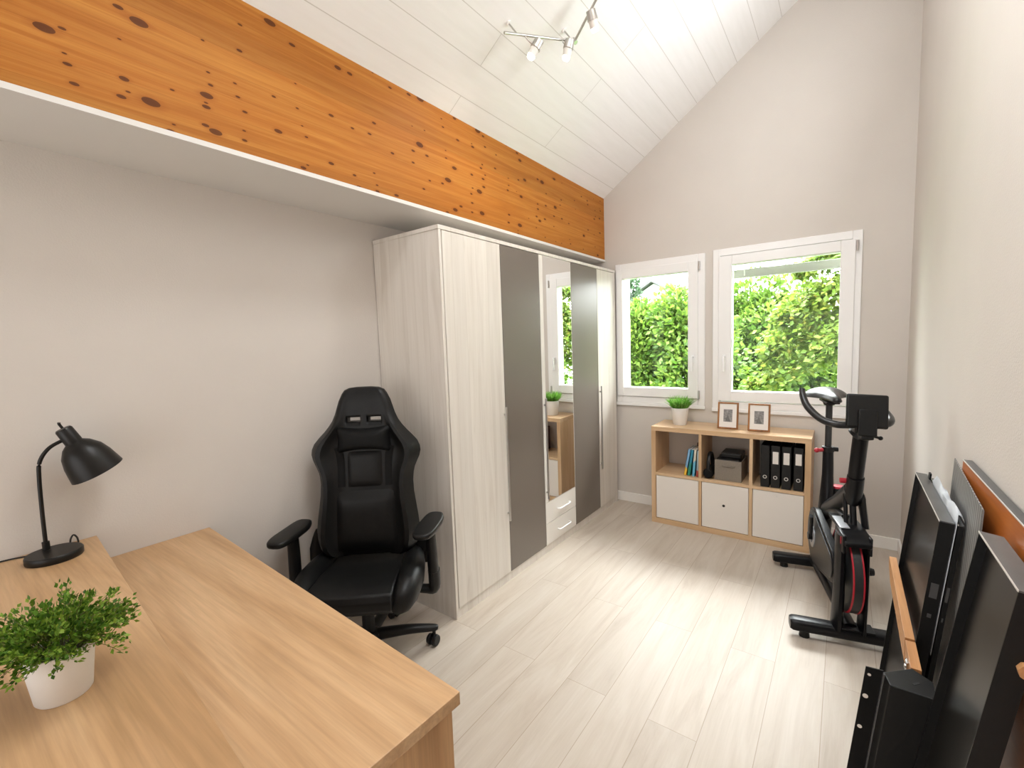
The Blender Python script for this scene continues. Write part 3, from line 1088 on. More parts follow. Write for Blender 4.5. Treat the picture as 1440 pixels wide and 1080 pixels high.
# seat
def seat_profile(x):
    k = 1 - 0.25 * abs(x / 0.19) ** 3
    return [(0.165, 0.375), (-0.18, 0.355), (-0.262, 0.365), (-0.296, 0.395), (-0.300, 0.430), (-0.280, 0.462), (-0.225, 0.480), (-0.10, 0.472), (0.03, 0.455), (0.12, 0.455), (0.165, 0.462)]
bm = nb()
loft(bm, [[(x, y * (1 if abs(x) < 0.15 else 0.985), z) for y, z in seat_profile(x)] for x in (-0.185, -0.16, -0.1, 0, 0.1, 0.16, 0.185)])
obj('seat_cushion', bm, 'leather', ch, bevel=0.008, seg=3)
for sx in (-1, 1):
    bm = nb()
    secs = []
    for y, cx_, cz_, rx, rz_ in ((0.19, 0.205, 0.43, 0.03, 0.03), (0.16, 0.215, 0.435, 0.05, 0.055), (0.05, 0.228, 0.438, 0.058, 0.068), (-0.08, 0.238, 0.435, 0.060, 0.074), (-0.18, 0.235, 0.425, 0.055, 0.072), (-0.245, 0.222, 0.41, 0.045, 0.055), (-0.275, 0.205, 0.395, 0.025, 0.03)):
        secs.append([(sx * (cx_ + rx * math.cos(2 * math.pi * k / 18)), y, cz_ + rz_ * math.sin(2 * math.pi * k / 18)) for k in range(18)])
    loft(bm, secs)
    obj('seat_bolster', bm, 'leather', ch, angle=80)
    # hinge cover beside the seat back
    bm = nb()
    tube(bm, [(sx * 0.262, 0.135, 0.40), (sx * 0.268, 0.150, 0.50), (sx * 0.258, 0.150, 0.60)], [0.05, 0.048, 0.02], 14, 4, [0.014, 0.016, 0.010], ref=(0, 1, 0))
    obj('hinge_cover', bm, 'black_plastic', ch)
    # armrest
    ax, ay = sx * 0.325, -0.035
    rot = Matrix.Translation((ax, ay, 0.655)) @ Matrix.Rotation(R(-12), 4, 'Z')
    bm = nb()
    prof = []
    for k in range(28):
        a = 2 * math.pi * k / 28
        ca, sa = math.cos(a), math.sin(a)
        prof.append((0.052 * abs(ca) ** 0.6 * (1 if ca > 0 else -1), 0.132 * abs(sa) ** 0.6 * (1 if sa > 0 else -1)))
    secs = []
    for z, k in ((-0.012, 0.86), (-0.008, 0.96), (0.0, 1.0), (0.012, 1.0), (0.017, 0.95), (0.019, 0.86)):
        secs.append([rot @ Vector((x * k, y * k, z + 0.010 * (y / 0.132) ** 2 * (1 if y > 0 else -0.5))) for x, y in prof])
    loft(bm, secs)
    obj('arm_pad', bm, 'black_plastic', ch, angle=60)
    bm = nb()
    tube(bm, [(ax, ay + 0.02, 0.648), (ax + sx * 0.004, ay + 0.03, 0.52), (ax + sx * 0.008, ay + 0.035, 0.36)], [0.024, 0.026, 0.028], 14, 3, [0.034, 0.037, 0.040], ref=(0, 1, 0))
    tube(bm, [(ax + sx * 0.008, ay + 0.035, 0.42), (ax + sx * 0.008, ay + 0.035, 0.335), (ax - sx * 0.03, ay + 0.035, 0.325), (ax - sx * 0.14, ay + 0.035, 0.345)], [0.030, 0.028, 0.02, 0.018], 12, 4, [0.042, 0.038, 0.03, 0.026], ref=(0, 1, 0))
    obj('arm_post', bm, 'black_plastic', ch)
bm = nb()
box(bm, (-0.13, -0.11, 0.318), (0.13, 0.12, 0.362))
obj('tilt_plate', bm, 'black_metal', ch, bevel=0.01)
bm = nb()
tube(bm, [(0.10, 0.0, 0.335), (0.2, 0.0, 0.330), (0.27, 0.0, 0.318)], 0.007, 10)
obj('tilt_lever', bm, 'black_plastic', ch)
bm = nb()
cyl(bm, (0, 0, 0.10), (0, 0, 0.23), 0.030, n=22)
cyl(bm, (0, 0, 0.22), (0, 0, 0.33), 0.018, n=18)
obj('gas_lift', bm, 'black_plastic', ch)
bm = nb()
lathe(bm, [(0, 0.072), (0.052, 0.072), (0.060, 0.085), (0.056, 0.118), (0.042, 0.128), (0, 0.128)], 28)
obj('base_hub', bm, 'black_plastic', ch)
for k in range(5):
    a = R(9 + 72 * k)
    dx, dy = math.cos(a), math.sin(a)
    bm = nb()
    tube(bm, [(dx * 0.04, dy * 0.04, 0.103), (dx * 0.18, dy * 0.18, 0.102), (dx * 0.31, dy * 0.31, 0.088), (dx * 0.335, dy * 0.335, 0.083)], [0.030, 0.026, 0.021, 0.012], 12, 4, [0.030, 0.024, 0.017, 0.010])
    obj('base_leg', bm, 'black_plastic', ch)
    bm = nb()
    e = Vector((dx * 0.315, dy * 0.315, 0))
    ca = a + R(random.choice((60, 100, 140)))
    nx_, ny_ = math.cos(ca), math.sin(ca)
    w0 = e + Vector((-ny_ * 0.010, nx_ * 0.010, 0.029))
    for s in (-1, 1):
        cyl(bm, w0 + Vector((nx_, ny_, 0)) * (s * 0.008), w0 + Vector((nx_, ny_, 0)) * (s * 0.027), 0.029, 0.0255, n=22)
    cyl(bm, w0 - Vector((nx_, ny_, 0)) * 0.009, w0 + Vector((nx_, ny_, 0)) * 0.009, 0.012, n=10)
    cyl(bm, e + Vector((0, 0, 0.030)), e + Vector((0, 0, 0.085)), 0.0085, n=12)
    obj('caster', bm, 'black_plastic', ch, bevel=0.003)

# ------------------------------------------------------------------ bookcase
KX0, KX1, KY0, KY1, KZT = -1.267, -0.168, 3.608, 3.958, 0.806
bc = thing('bookcase', 'pale oak six-cube bookcase under the windows with three white doors', 'bookcase', ((KX0 + KX1) / 2, KY0, 0))
bx, by = bc.location.x, bc.location.y
def kb(name, lo, hi, mat, par=None, bev=0.001):
    bm = nb()
    box(bm, (lo[0] - bx, lo[1] - by, lo[2]), (hi[0] - bx, hi[1] - by, hi[2]))
    return obj(name, bm, mat, par or bc, smooth=False, bevel=bev)
TH = 0.036
kb('top_board', (KX0, KY0, KZT - TH), (KX1, KY1, KZT), 'shelf_oak')
kb('bottom_board', (KX0, KY0, 0.0), (KX1, KY1, 0.042), 'shelf_oak')
kb('side_board', (KX0, KY0, 0.042), (KX0 + TH, KY1, KZT - TH), 'shelf_oak_up')
kb('side_board', (KX1 - TH, KY0, 0.042), (KX1, KY1, KZT - TH), 'shelf_oak_up')
kb('shelf', (KX0 + TH, KY0 + 0.001, 0.403), (KX1 - TH, KY1, 0.424), 'shelf_oak')
DV = ((-0.897, -0.876), (-0.545, -0.523))
for a, b in DV:
    kb('divider', (a, KY0 + 0.001, 0.424), (b, KY1, KZT - TH), 'shelf_oak_up')
    kb('divider', (a, KY0 + 0.001, 0.042), (b, KY1, 0.403), 'shelf_oak_up')
cells = ((KX0 + TH, DV[0][0]), (DV[0][1], DV[1][0]), (DV[1][1], KX1 - TH))
for i, (a, b) in enumerate(cells):
    d = kb('door', (a + 0.003, KY0 + 0.004, 0.046), (b - 0.003, KY0 + 0.022, 0.399), 'front_white', None, 0.0015)
    cx = (a + b) / 2
    def dot(x, z, r, mat, nm):
        bm = nb()
        cyl(bm, (x - bx, KY0 + 0.003 - by, z), (x - bx, KY0 + 0.010 - by, z), r, n=16)
        return obj(nm, bm, mat, d)
    if i == 1:
        dot(cx - 0.005, 0.236, 0.010, 'cable', 'finger_hole')['label'] = 'black finger hole'
    else:
        dot(cx - 0.005, 0.236 if i == 0 else 0.37, 0.006, 'label', 'hole_plug')
kb('back_panel', (KX0 + TH, KY1 - 0.006, 0.042), (KX1 - TH, KY1, 0.403), 'front_white', None, 0)
SH = 0.4248

# books leaning against the first divider
specs = [('yellow-footed blue book, leftmost of the four leaning in the bookcase', (0.20, 0.42, 0.66), (0.85, 0.52, 0.05), 0.07, -1.017, 9.5, 0.212, 0.019),
         ('dark teal book second from the left of the four leaning books', (0.02, 0.22, 0.34), (0.02, 0.24, 0.17), 0.10, -0.9905, 8.0, 0.212, 0.022),
         ('cream and sky blue book third from the left of the four leaning books', (0.62, 0.60, 0.50), (0.12, 0.42, 0.60), 0.12, -0.954, 4.5, 0.214, 0.020),
         ('grey blue book with a red foot touching the bookcase divider', (0.36, 0.46, 0.50), (0.50, 0.07, 0.05), 0.05, -0.9225, 2.2, 0.208, 0.015)]
for lab, ct, cb, spl, x, tilt, h, th in specs:
    t = thing('book', lab, 'book', (x, KY0 + 0.030, SH), 0, 'books leaning in the bookcase')
    t.rotation_euler = (0, R(tilt), 0)
    mtb = bookmat('book_cover', ct, cb, spl)
    dz = math.sin(R(tilt)) * th + 0.0005
    mv = Matrix.Translation((0, 0, dz))
    bm = nb()
    box(bm, (0, 0.0, 0), (0.002, 0.16, h), mv)
    box(bm, (th - 0.002, 0.0, 0), (th, 0.16, h), mv)
    box(bm, (0, 0.0, 0), (th, 0.002, h), mv)
    obj('cover', bm, mtb, t, smooth=False)
    bm = nb()
    box(bm, (0.002, 0.002, 0.003), (th - 0.002, 0.157, h - 0.003), mv)
    obj('pages', bm, 'label', t, smooth=False)

tb = thing('book', 'dark red book lying on top at the back of the leaning books', 'book', (-0.958, KY0 + 0.19, SH), 0)
bm = nb()
box(bm, (0, 0.012, 0.0), (0.028, 0.13, 0.235))
obj('cover', bm, bookmat('dark_red_cover', (0.06, 0.015, 0.012), (0.05, 0.012, 0.01), 0.1), tb, smooth=False, bevel=0.002)
tb['label'] = 'dark red book upright behind the leaning books'

# grey box with things on it
gx0, gx1, gy0, gy1 = -0.786, -0.600, KY0 + 0.028, KY0 + 0.275
gb = thing('storage_box', 'grey fabric storage box in the middle cube of the bookcase', 'box', ((gx0 + gx1) / 2, gy0, SH))
hx = (gx1 - gx0) / 2
bm = nb()
box(bm, (-hx, 0, 0), (hx, 0.004, 0.158))
box(bm, (-hx, gy1 - gy0 - 0.004, 0), (hx, gy1 - gy0, 0.158))
box(bm, (-hx, 0.004, 0), (-hx + 0.004, gy1 - gy0 - 0.004, 0.158))
box(bm, (hx - 0.004, 0.004, 0), (hx, gy1 - gy0 - 0.004, 0.158))
box(bm, (-hx + 0.004, 0.004, 0), (hx - 0.004, gy1 - gy0 - 0.004, 0.006))
obj('box_body', bm, 'box_grey', gb, smooth=False, bevel=0.002)
bm = nb()
tube(bm, [(-0.038, -0.001, 0.122), (-0.032, -0.005, 0.116), (0.040, -0.005, 0.112), (0.046, -0.001, 0.118)], 0.004, 8)
obj('pull_strap', bm, 'box_grey', gb)
bk2 = thing('black_case', 'flat black case lying in the open grey storage box', 'case', ((gx0 + gx1) / 2 - 0.003, gy0 + 0.006, SH + 0.118))
bm = nb()
box(bm, (-0.084, 0.002, -0.111), (0.084, 0.231, -0.006))
box(bm, (-0.082, 0.004, -0.006), (0.082, 0.23, 0.046))
obj('case_body', bm, 'black_plastic', bk2, smooth=False, bevel=0.008)
bm = nb()
box(bm, (-0.060, 0.05, 0.045), (0.085, 0.225, 0.085))
obj('case_lid', bm, 'black_plastic', bk2, smooth=False, bevel=0.01)
bn = thing('headphones', 'black headphones standing at the left of the grey storage box', 'headphones', (-0.832, KY0 + 0.10, SH))
bm = nb()
pts = [(0.02 * 0 + 0.0, 0.075 * math.cos(a), 0.075 + 0.115 * math.sin(a)) for a in [R(x) for x in range(-10, 191, 20)]]
tube(bm, pts, 0.008, 10, 3, 0.014, ref=(1, 0, 0))
obj('headband', bm, 'black_plastic', bn)
for s in (-1, 1):
    bm = nb()
    cyl(bm, (0, s * 0.055, 0.0405), (0, s * 0.085, 0.0405), 0.040, 0.034, n=24)
    obj('ear_cup', bm, 'leather_soft', bn, bevel=0.006)

# ring binders
bl = ['black binder with no paper label, leftmost of the four in the bookcase', 'black binder with a glossy label, second from the left in the row of four', 'black binder with a pale label, third from the left in the row of four', 'black binder next to the bookcase side, rightmost of the four']
def make_binder():
    t = thing('ring_binder', '', 'binder', (0, 0, SH), 0, 'black ring binders in the bookcase')
    bm = nb()
    wd_, dp, hh = 0.056, 0.275, 0.305
    box(bm, (0, 0, 0), (0.003, dp, hh))
    box(bm, (wd_ - 0.003, 0, 0), (wd_, dp, hh))
    box(bm, (0.003, 0, 0), (wd_ - 0.003, 0.003, hh))
    obj('cover', bm, 'black_plastic', t, smooth=False, bevel=0.001)
    bm = nb()
    box(bm, (0.005, 0.006, 0.006), (wd_ - 0.005, dp - 0.01, hh - 0.012))
    obj('papers', bm, 'leather_soft', t, smooth=False)
    bm = nb()
    mxr = along((wd_ / 2, -0.0005, 0.075), (0, -1, 0))
    lathe(bm, [(0.0085, -0.002), (0.0125, -0.002), (0.013, 0.0012), (0.0085, 0.0012), (0.0085, -0.002)], 24, mxr)
    obj('finger_ring', bm, 'alu', t)
    return t
bproto = make_binder()
for i, x in enumerate((-0.474, -0.409, -0.342, -0.270)):
    if i == 0:
        t = bproto
    else:
        t = bproto.copy()
        COL.objects.link(t)
        for c in bproto.children:
            if c.name.startswith('spine_label'):
                continue
            d = c.copy()
            d.parent = t
            COL.objects.link(d)
    t.location = (x, KY0 + 0.020 + 0.004 * (i % 2), SH)
    t['label'] = bl[i]
for i, t in enumerate([o for o in COL.objects if o.name.startswith('ring_binder')]):
    if i == 0:
        continue
    bm = nb()
    box(bm, (0.010, -0.0012, 0.170 + 0.004 * i), (0.046, 0.0002, 0.262))
    obj('spine_label', bm, 'label', t, smooth=False)

# grass in pot
gp = thing('potted_grass', 'bright green grass tuft in a small white pot on the bookcase', 'plant', (-1.085, 3.775, KZT))
bm = nb()
lathe(bm, [(0, 0), (0.050, 0), (0.053, 0.004), (0.066, 0.138), (0.062, 0.140), (0.060, 0.120), (0, 0.120)], 40)
obj('pot', bm, 'pot', gp)
bm = nb()
lathe(bm, [(0, 0.1205), (0.059, 0.1205), (0.05, 0.126), (0, 0.128)], 30)
obj('soil', bm, 'soil', gp)
V, Fc = [], []
for k in range(620):
    a = random.uniform(0, 2 * math.pi)
    rr = 0.05 * math.sqrt(random.random())
    b0 = Vector((rr * math.cos(a), rr * math.sin(a), 0.122))
    lean = random.uniform(0.1, 0.75) * (rr / 0.05 + 0.25)
    L = random.uniform(0.07, 0.135)
    d = Vector((math.cos(a + random.gauss(0, .4)) * lean, math.sin(a + random.gauss(0, .4)) * lean, 1)).normalized()
    side = d.cross(Vector((random.gauss(0, 1), random.gauss(0, 1), 0.1))).normalized() * 0.0022
    m1 = b0 + d * L * 0.55
    tip = b0 + d * L + Vector((d.x, d.y, 0)) * L * 0.25 - Vector((0, 0, L * 0.05))
    i = len(V)
    V += [b0 - side, b0 + side, m1 + side, m1 - side, tip]
    Fc += [(i, i + 1, i + 2, i + 3), (i + 3, i + 2, i + 4)]
raw('grass_blades', V, Fc, 'grass_blade', gp)

# picture frames
def picture(x, y, label, rz, first=None):
    t = thing('picture_frame', label, 'picture frame', (x, y, KZT), rz, 'wooden picture frames on the bookcase')
    W_, H_, fw = 0.146, 0.205, 0.0125
    tm = Matrix.Translation((0, 0, 0.0022)) @ Matrix.Rotation(R(-9), 4, 'X')
    bm = nb()
    for lo, hi in (((-W_ / 2, 0, 0), (-W_ / 2 + fw, 0.015, H_)), ((W_ / 2 - fw, 0, 0), (W_ / 2, 0.015, H_)), ((-W_ / 2 + fw, 0, 0), (W_ / 2 - fw, 0.015, fw)), ((-W_ / 2 + fw, 0, H_ - fw), (W_ / 2 - fw, 0.015, H_))):
        box(bm, lo, hi, tm)
    obj('frame', bm, 'frame_wood', t, smooth=False, bevel=0.0015)
    bm = nb()
    box(bm, (-W_ / 2 + fw, 0.005, fw), (W_ / 2 - fw, 0.012, H_ - fw), tm)
    m_ = obj('mat_board', bm, 'mat_board', t, smooth=False)
    bm = nb()
    box(bm, (-0.031, 0.0042, 0.055), (0.031, 0.0055, 0.150), tm)
    obj('print', bm, 'print', m_, smooth=False)
    bm = nb()
    prism(bm, [(-0.02, 0.036, 0.150), (0.02, 0.036, 0.150), (0.025, 0.080, 0.001), (-0.025, 0.080, 0.001)], (0, 0.003, 0))
    obj('easel_back', bm, 'black_plastic', t, smooth=False)
picture(-0.716, 3.728, 'wooden picture frame with a grey print, nearer the potted grass', R(1))
picture(-0.503, 3.722, 'wooden picture frame with a grey print, nearer the exercise bike', R(2))

# ------------------------------------------------------------------ exercise bike  (local: x across, -y forward, z up)
bk_ = thing('exercise_bike', 'black spin bike with red trimmed flywheel beside the bookcase', 'exercise bike', (-0.045, 3.0035, 0), R(13.1))
def P(lat, s, z):
    return (lat, -s, z)
def stab(s, z, x0, x1, nm):
    bm = nb()
    secs = []
    for x, k in ((x0, 0.80), (x0 + 0.012, 0.97), (x0 + 0.03, 1.0), (x1 - 0.03, 1.0), (x1 - 0.012, 0.97), (x1, 0.80)):
        secs.append([(x, -s + 0.040 * k * abs(math.cos(a)) ** 0.6 * math.copysign(1, math.cos(a)), z + 0.030 * k * abs(math.sin(a)) ** 0.6 * math.copysign(1, math.sin(a))) for a in [2 * math.pi * j / 24 for j in range(24)]])
    loft(bm, secs)
    o = obj(nm, bm, 'bike_black', bk_, angle=60)
    for x in (x0 + 0.065, x1 - 0.065):
        bm = nb()
        cyl(bm, (x, -s, 0.0), (x, -s, z - 0.024), 0.024, 0.020, n=18)
        obj('levelling_foot', bm, 'black_plastic', o)
stab(0.39, 0.062, -0.245, 0.262, 'front_stabilizer')
stab(-0.377, 0.058, -0.230, 0.235, 'rear_stabilizer')
bm = nb()
tube(bm, [P(0, -0.38, 0.080), P(0.005, 0.0, 0.085), P(0.01, 0.39, 0.085)], 0.030, 12, 2, 0.022)
obj('floor_beam', bm, 'bike_black', bk_)
bm = nb()
box(bm, (-0.06, -0.43, 0.088), (0.10, -0.35, 0.096))
obj('mount_plate', bm, 'bike_black', bk_, bevel=0.002)
# fork legs down to the front foot
for lat0, lat1, r0 in ((-0.044, -0.046, 0.022), (0.054, 0.054, 0.014)):
    bm = nb()
    tube(bm, [P(lat0, 0.40, 0.56), P(lat1, 0.41, 0.33), P(lat1, 0.385, 0.085)], [r0 * 0.8, r0, r0 * 1.1], 10, 4, [0.055, 0.045, 0.055], ref=(0, 1, 0))
    obj('fork_leg', bm, 'bike_black', bk_)
# flywheel
fwc = Vector(P(0.004, 0.325, 0.352))
def disc(bm, prof, c=fwc, n=56):
    lathe(bm, prof, n, Matrix.Translation(c) @ Matrix.Rotation(R(90), 4, 'Y'))
bm = nb()
disc(bm, [(0.0, -0.013), (0.15, -0.013), (0.165, -0.021), (0.197, -0.021), (0.200, -0.018), (0.200, 0.018), (0.197, 0.021), (0.165, 0.021), (0.15, 0.013), (0, 0.013)])
fw_ = obj('flywheel', bm, 'bike_rim', bk_)
for s in (-1, 1):
    bm = nb()
    disc(bm, [(0.1985, s * 0.0165), (0.2025, s * 0.017), (0.2025, s * 0.0225), (0.1955, s * 0.0228), (0.1955, s * 0.0205), (0.1985, s * 0.0165)])
    obj('red_rim', bm, 'red', fw_)
bm = nb()
cyl(bm, P(-0.06, 0.325, 0.352), P(0.095, 0.325, 0.352), 0.014, n=16)
cyl(bm, P(0.095, 0.325, 0.352), P(0.112, 0.325, 0.352), 0.020, 0.016, n=16)
obj('axle', bm, 'black_plastic', bk_)
# shroud over the flywheel
bm = nb()
prism(bm, [P(-0.048, 0.16, 0.575), P(-0.048, 0.36, 0.585), P(-0.048, 0.455, 0.575), P(-0.048, 0.490, 0.545), P(-0.048, 0.485, 0.525), P(-0.048, 0.455, 0.548), P(-0.048, 0.40, 0.565), P(-0.048, 0.19, 0.562)], (0.108, 0, 0))
obj('flywheel_cover', bm, 'bike_black', bk_, bevel=0.006)
bm = nb()
box(bm, (-0.052, -0.480, 0.49), (-0.036, -0.33, 0.576))
box(bm, (0.050, -0.480, 0.49), (0.062, -0.33, 0.576))
obj('cover_cheek', bm, 'bike_black', bk_, bevel=0.005)
bm = nb()
prism(bm, [P(-0.046, 0.24, 0.5805), P(-0.046, 0.40, 0.5815), P(-0.006, 0.40, 0.5825), P(-0.006, 0.24, 0.5815)], (0, 0, 0.007))
obj('silver_plate', bm, 'bike_silver', bk_, bevel=0.003)
bm = nb()
box(bm, (-0.0545, -0.45, 0.525), (-0.0515, -0.39, 0.560))
obj('red_badge', bm, 'red', bk_, bevel=0.001)
# chain guard: teardrop from crank to flywheel hub
def teardrop(lat, th, grow, mat, nm, par):
    cs, cz, cr_ = -0.07, 0.345, 0.165 + grow
    ws, wz, wr_ = 0.30, 0.352, 0.085 + grow
    pts = []
    ang = math.acos((cr_ - wr_) / (ws - cs))
    for k in range(29):
        a = ang + (2 * math.pi - 2 * ang) * k / 28
        pts.append(P(lat, cs + cr_ * math.cos(a), cz + cr_ * math.sin(a)))
    for k in range(15):
        a = -ang + 2 * ang * k / 14
        pts.append(P(lat, ws + wr_ * math.cos(a), wz + wr_ * math.sin(a)))
    bm = nb()
    prism(bm, pts, (th, 0, 0))
    return obj(nm, bm, mat, par, bevel=0.004)
cg = teardrop(-0.062, 0.034, 0.0, 'bike_black', 'chain_guard', bk_)
teardrop(-0.068, 0.0062, -0.022, 'bike_grey', 'guard_panel', cg)
bm = nb()
lathe(bm, [(0.036, 0), (0.062, 0), (0.062, 0.006), (0.036, 0.008), (0.036, 0)], 28, along(P(-0.067, -0.07, 0.345), (-1, 0, 0)))
obj('crank_ring', bm, 'bike_silver', cg)
# cranks and pedals
for sx, ang in ((-1, R(62)), (1, R(242))):
    c0 = Vector(P(-0.078 if sx < 0 else 0.052, -0.07, 0.345))
    c1 = c0 + Vector((sx * 0.012, -0.165 * math.cos(ang), 0.165 * math.sin(ang)))
    bm = nb()
    tube(bm, [c0, c0.lerp(c1, .5), c1], [0.018, 0.013, 0.014], 10, 3, 0.010, ref=(1, 0, 0))
    cyl(bm, c0 - Vector((sx * 0.02, 0, 0)), c0 + Vector((sx * 0.014, 0, 0)), 0.022, n=18)
    cr_o = obj('crank_arm', bm, 'bike_black', bk_)
    if sx < 0:
        continue
    bm = nb()
    pcn = c1 + Vector((sx * 0.055, 0, 0))
    box(bm, (pcn.x - 0.042, pcn.y - 0.045, pcn.z - 0.012), (pcn.x + 0.042, pcn.y + 0.045, pcn.z + 0.012))
    cyl(bm, c1, pcn, 0.007, n=10)
    tube(bm, [pcn + Vector((-0.04, -0.03, 0.008)), pcn + Vector((-0.032, -0.045, 0.055)), pcn + Vector((0.032, -0.045, 0.055)), pcn + Vector((0.04, -0.03, 0.008))], 0.006, 8, 5, 0.016)
    obj('pedal', bm, 'black_plastic', cr_o, bevel=0.003)
# frame tubes
bm = nb()
tube(bm, [P(0.0, -0.30, 0.10), P(-0.005, -0.17, 0.30), P(0.0, -0.11, 0.52), P(0.008, -0.125, 0.70), P(0.008, -0.13, 0.855)], [0.036, 0.040, 0.036, 0.028, 0.026], 14, 5, [0.058, 0.066, 0.052, 0.034, 0.028], ref=(0, 1, 0))
obj('seat_tube', bm, 'bike_black', bk_)
bm = nb()
tube(bm, [P(0.0, -0.10, 0.50), P(0.012, 0.10, 0.62), P(0.022, 0.30, 0.745)], [0.032, 0.030, 0.034], 14, 4, [0.040, 0.038, 0.046])
tube(bm, [P(-0.004, -0.08, 0.48), P(0.010, 0.06, 0.545), P(0.016, 0.22, 0.57)], [0.026, 0.024, 0.022], 12, 4, [0.034, 0.030, 0.022])
obj('cross_tube', bm, 'bike_grey', bk_)
bm = nb()
tube(bm, [P(0.024, 0.275, 0.69), P(0.027, 0.30, 0.74), P(0.028, 0.325, 0.82)], [0.036, 0.037, 0.034], 16, 3, [0.046, 0.046, 0.040])
obj('head_tube', bm, 'bike_black', bk_)
bm = nb()
for la, lb, r0 in ((-0.004, -0.006, 0.009), (0.026, 0.024, 0.014)):
    tube(bm, [P(la, 0.285, 0.72), P(lb, 0.33, 0.575)], r0, 10, smooth=False)
obj('brake_rod', bm, 'bike_black', bk_)
bm = nb()
tube(bm, [P(0.045, 0.285, 0.73), P(0.062, 0.30, 0.68), P(0.068, 0.345, 0.57)], [0.014, 0.014, 0.014], 10, 4, [0.026, 0.024, 0.022])
obj('front_stay', bm, 'bike_black', bk_)
bm = nb()
tube(bm, [P(0.028, 0.315, 0.80), P(0.030, 0.375, 1.045)], 0.031, 16, smooth=False, ry=0.036)
obj('handlebar_post', bm, 'bike_black', bk_)
bm = nb()
cyl(bm, P(0.018, 0.36, 1.025), P(0.046, 0.375, 1.065), 0.046, 0.040, n=20)
box(bm, (-0.008, -0.43, 1.05), (0.062, -0.355, 1.11))
obj('handlebar_clamp', bm, 'black_plastic', bk_, bevel=0.006)
bm = nb()
cyl(bm, P(0.062, 0.38, 1.035), P(0.098, 0.38, 1.025), 0.006, n=10)
ball(bm, P(0.102, 0.38, 1.024), 0.010)
obj('clamp_knob', bm, 'black_plastic', bk_)
bm = nb()
cl, cz = 0.027, 1.092
half = [(0.0, 0.405, 0.0), (0.065, 0.408, -0.002), (0.115, 0.395, 0.0), (0.152, 0.345, 0.018), (0.171, 0.27, 0.065), (0.174, 0.23, 0.115), (0.171, 0.215, 0.150)]
hb = [(-a, s, z) for a, s, z in reversed(half)] + half[1:]
k1, k2 = math.cos(R(18)), math.sin(R(18))
full = [P(cl + a * k1 + (s - 0.405) * k2, 0.405 + (s - 0.405) * k1 - a * k2, cz + z) for a, s, z in hb[:7]]
full += [P(cl + a, s, cz + z) for a, s, z in ((0.055, 0.398, -0.004), (0.095, 0.384, 0.0), (0.122, 0.340, 0.008), (0.130, 0.28, 0.024), (0.124, 0.20, 0.050), (0.112, 0.14, 0.072))]
tube(bm, full, [0.0125, 0.015] + [0.0165] * 9 + [0.015, 0.0125], 14, 6)
obj('handlebar', bm, 'saddle', bk_)
bm = nb()
cyl(bm, P(-0.03, 0.30, 0.79), P(0.0, 0.30, 0.79), 0.013, n=14)
obj('post_knob', bm, 'red', bk_)
# console
mc = Matrix.Translation(P(0.034, 0.43, 1.156)) @ Matrix.Rotation(R(-14), 4, 'X') @ Matrix.Rotation(R(3.0), 4, 'Y')
bm = nb()
box(bm, (-0.079, -0.010, -0.077), (0.079, 0.010, 0.077), mc)
cs_ = obj('console', bm, 'black_plastic', bk_, bevel=0.009, seg=3)
bm = nb()
box(bm, (-0.036, -0.024, -0.115), (0.034, -0.0095, 0.005), mc)
box(bm, (-0.022, -0.018, -0.130), (0.024, 0.05, -0.095), mc)
obj('console_bracket', bm, 'black_metal', cs_, bevel=0.004)
bm = nb()
box(bm, (-0.070, 0.0095, -0.068), (0.070, 0.0108, 0.068), mc)
obj('screen', bm, 'mirror' if False else 'panel_black', cs_, smooth=False)
# seat
bm = nb()
cyl(bm, P(0.008, -0.132, 0.82), P(0.010, -0.140, 1.115), 0.0165, n=18)
obj('seat_post', bm, 'bike_grey', bk_)
bm = nb()
cyl(bm, P(0.008, -0.131, 0.835), P(0.008, -0.131, 0.865), 0.031, n=20)
obj('post_collar', bm, 'black_plastic', bk_, bevel=0.003)
bm = nb()
cyl(bm, P(-0.024, -0.11, 0.848), P(-0.052, -0.095, 0.848), 0.011, n=12)
ball(bm, P(-0.054, -0.093, 0.848), 0.014)
obj('height_knob', bm, 'red', bk_)
bm = nb()
cyl(bm, P(0.036, -0.13, 0.85), P(0.056, -0.13, 0.85), 0.013, n=12)
obj('lock_pin', bm, 'black_plastic', bk_)
bm = nb()
cyl(bm, P(0.009, -0.138, 1.105), P(0.009, -0.138, 1.130), 0.026, 0.034, n=18)
box(bm, (-0.022, 0.05, 1.120), (0.042, 0.23, 1.134))
obj('saddle_clamp', bm, 'black_metal', bk_, bevel=0.003)
bm = nb()
secs = []
for s, hw, zc, hz in ((0.045, 0.010, 1.150, 0.010), (0.03, 0.022, 1.152, 0.018), (-0.03, 0.031, 1.158, 0.024), (-0.10, 0.046, 1.161, 0.026), (-0.16, 0.078, 1.165, 0.028), (-0.21, 0.108, 1.168, 0.030), (-0.255, 0.112, 1.170, 0.030), (-0.285, 0.090, 1.170, 0.024), (-0.30, 0.05, 1.170, 0.012)):
    sec = []
    for j in range(24):
        a = 2 * math.pi * j / 24
        x = hw * math.cos(a)
        z = zc + hz * math.sin(a) * (1.0 if math.sin(a) > 0 else 0.75) - 0.022 * (math.cos(a)) ** 2 * (hw / 0.11)
        sec.append(P(0.010 + x, s, z))
    secs.append(sec)
loft(bm, secs)
obj('saddle', bm, 'saddle', bk_, angle=80)
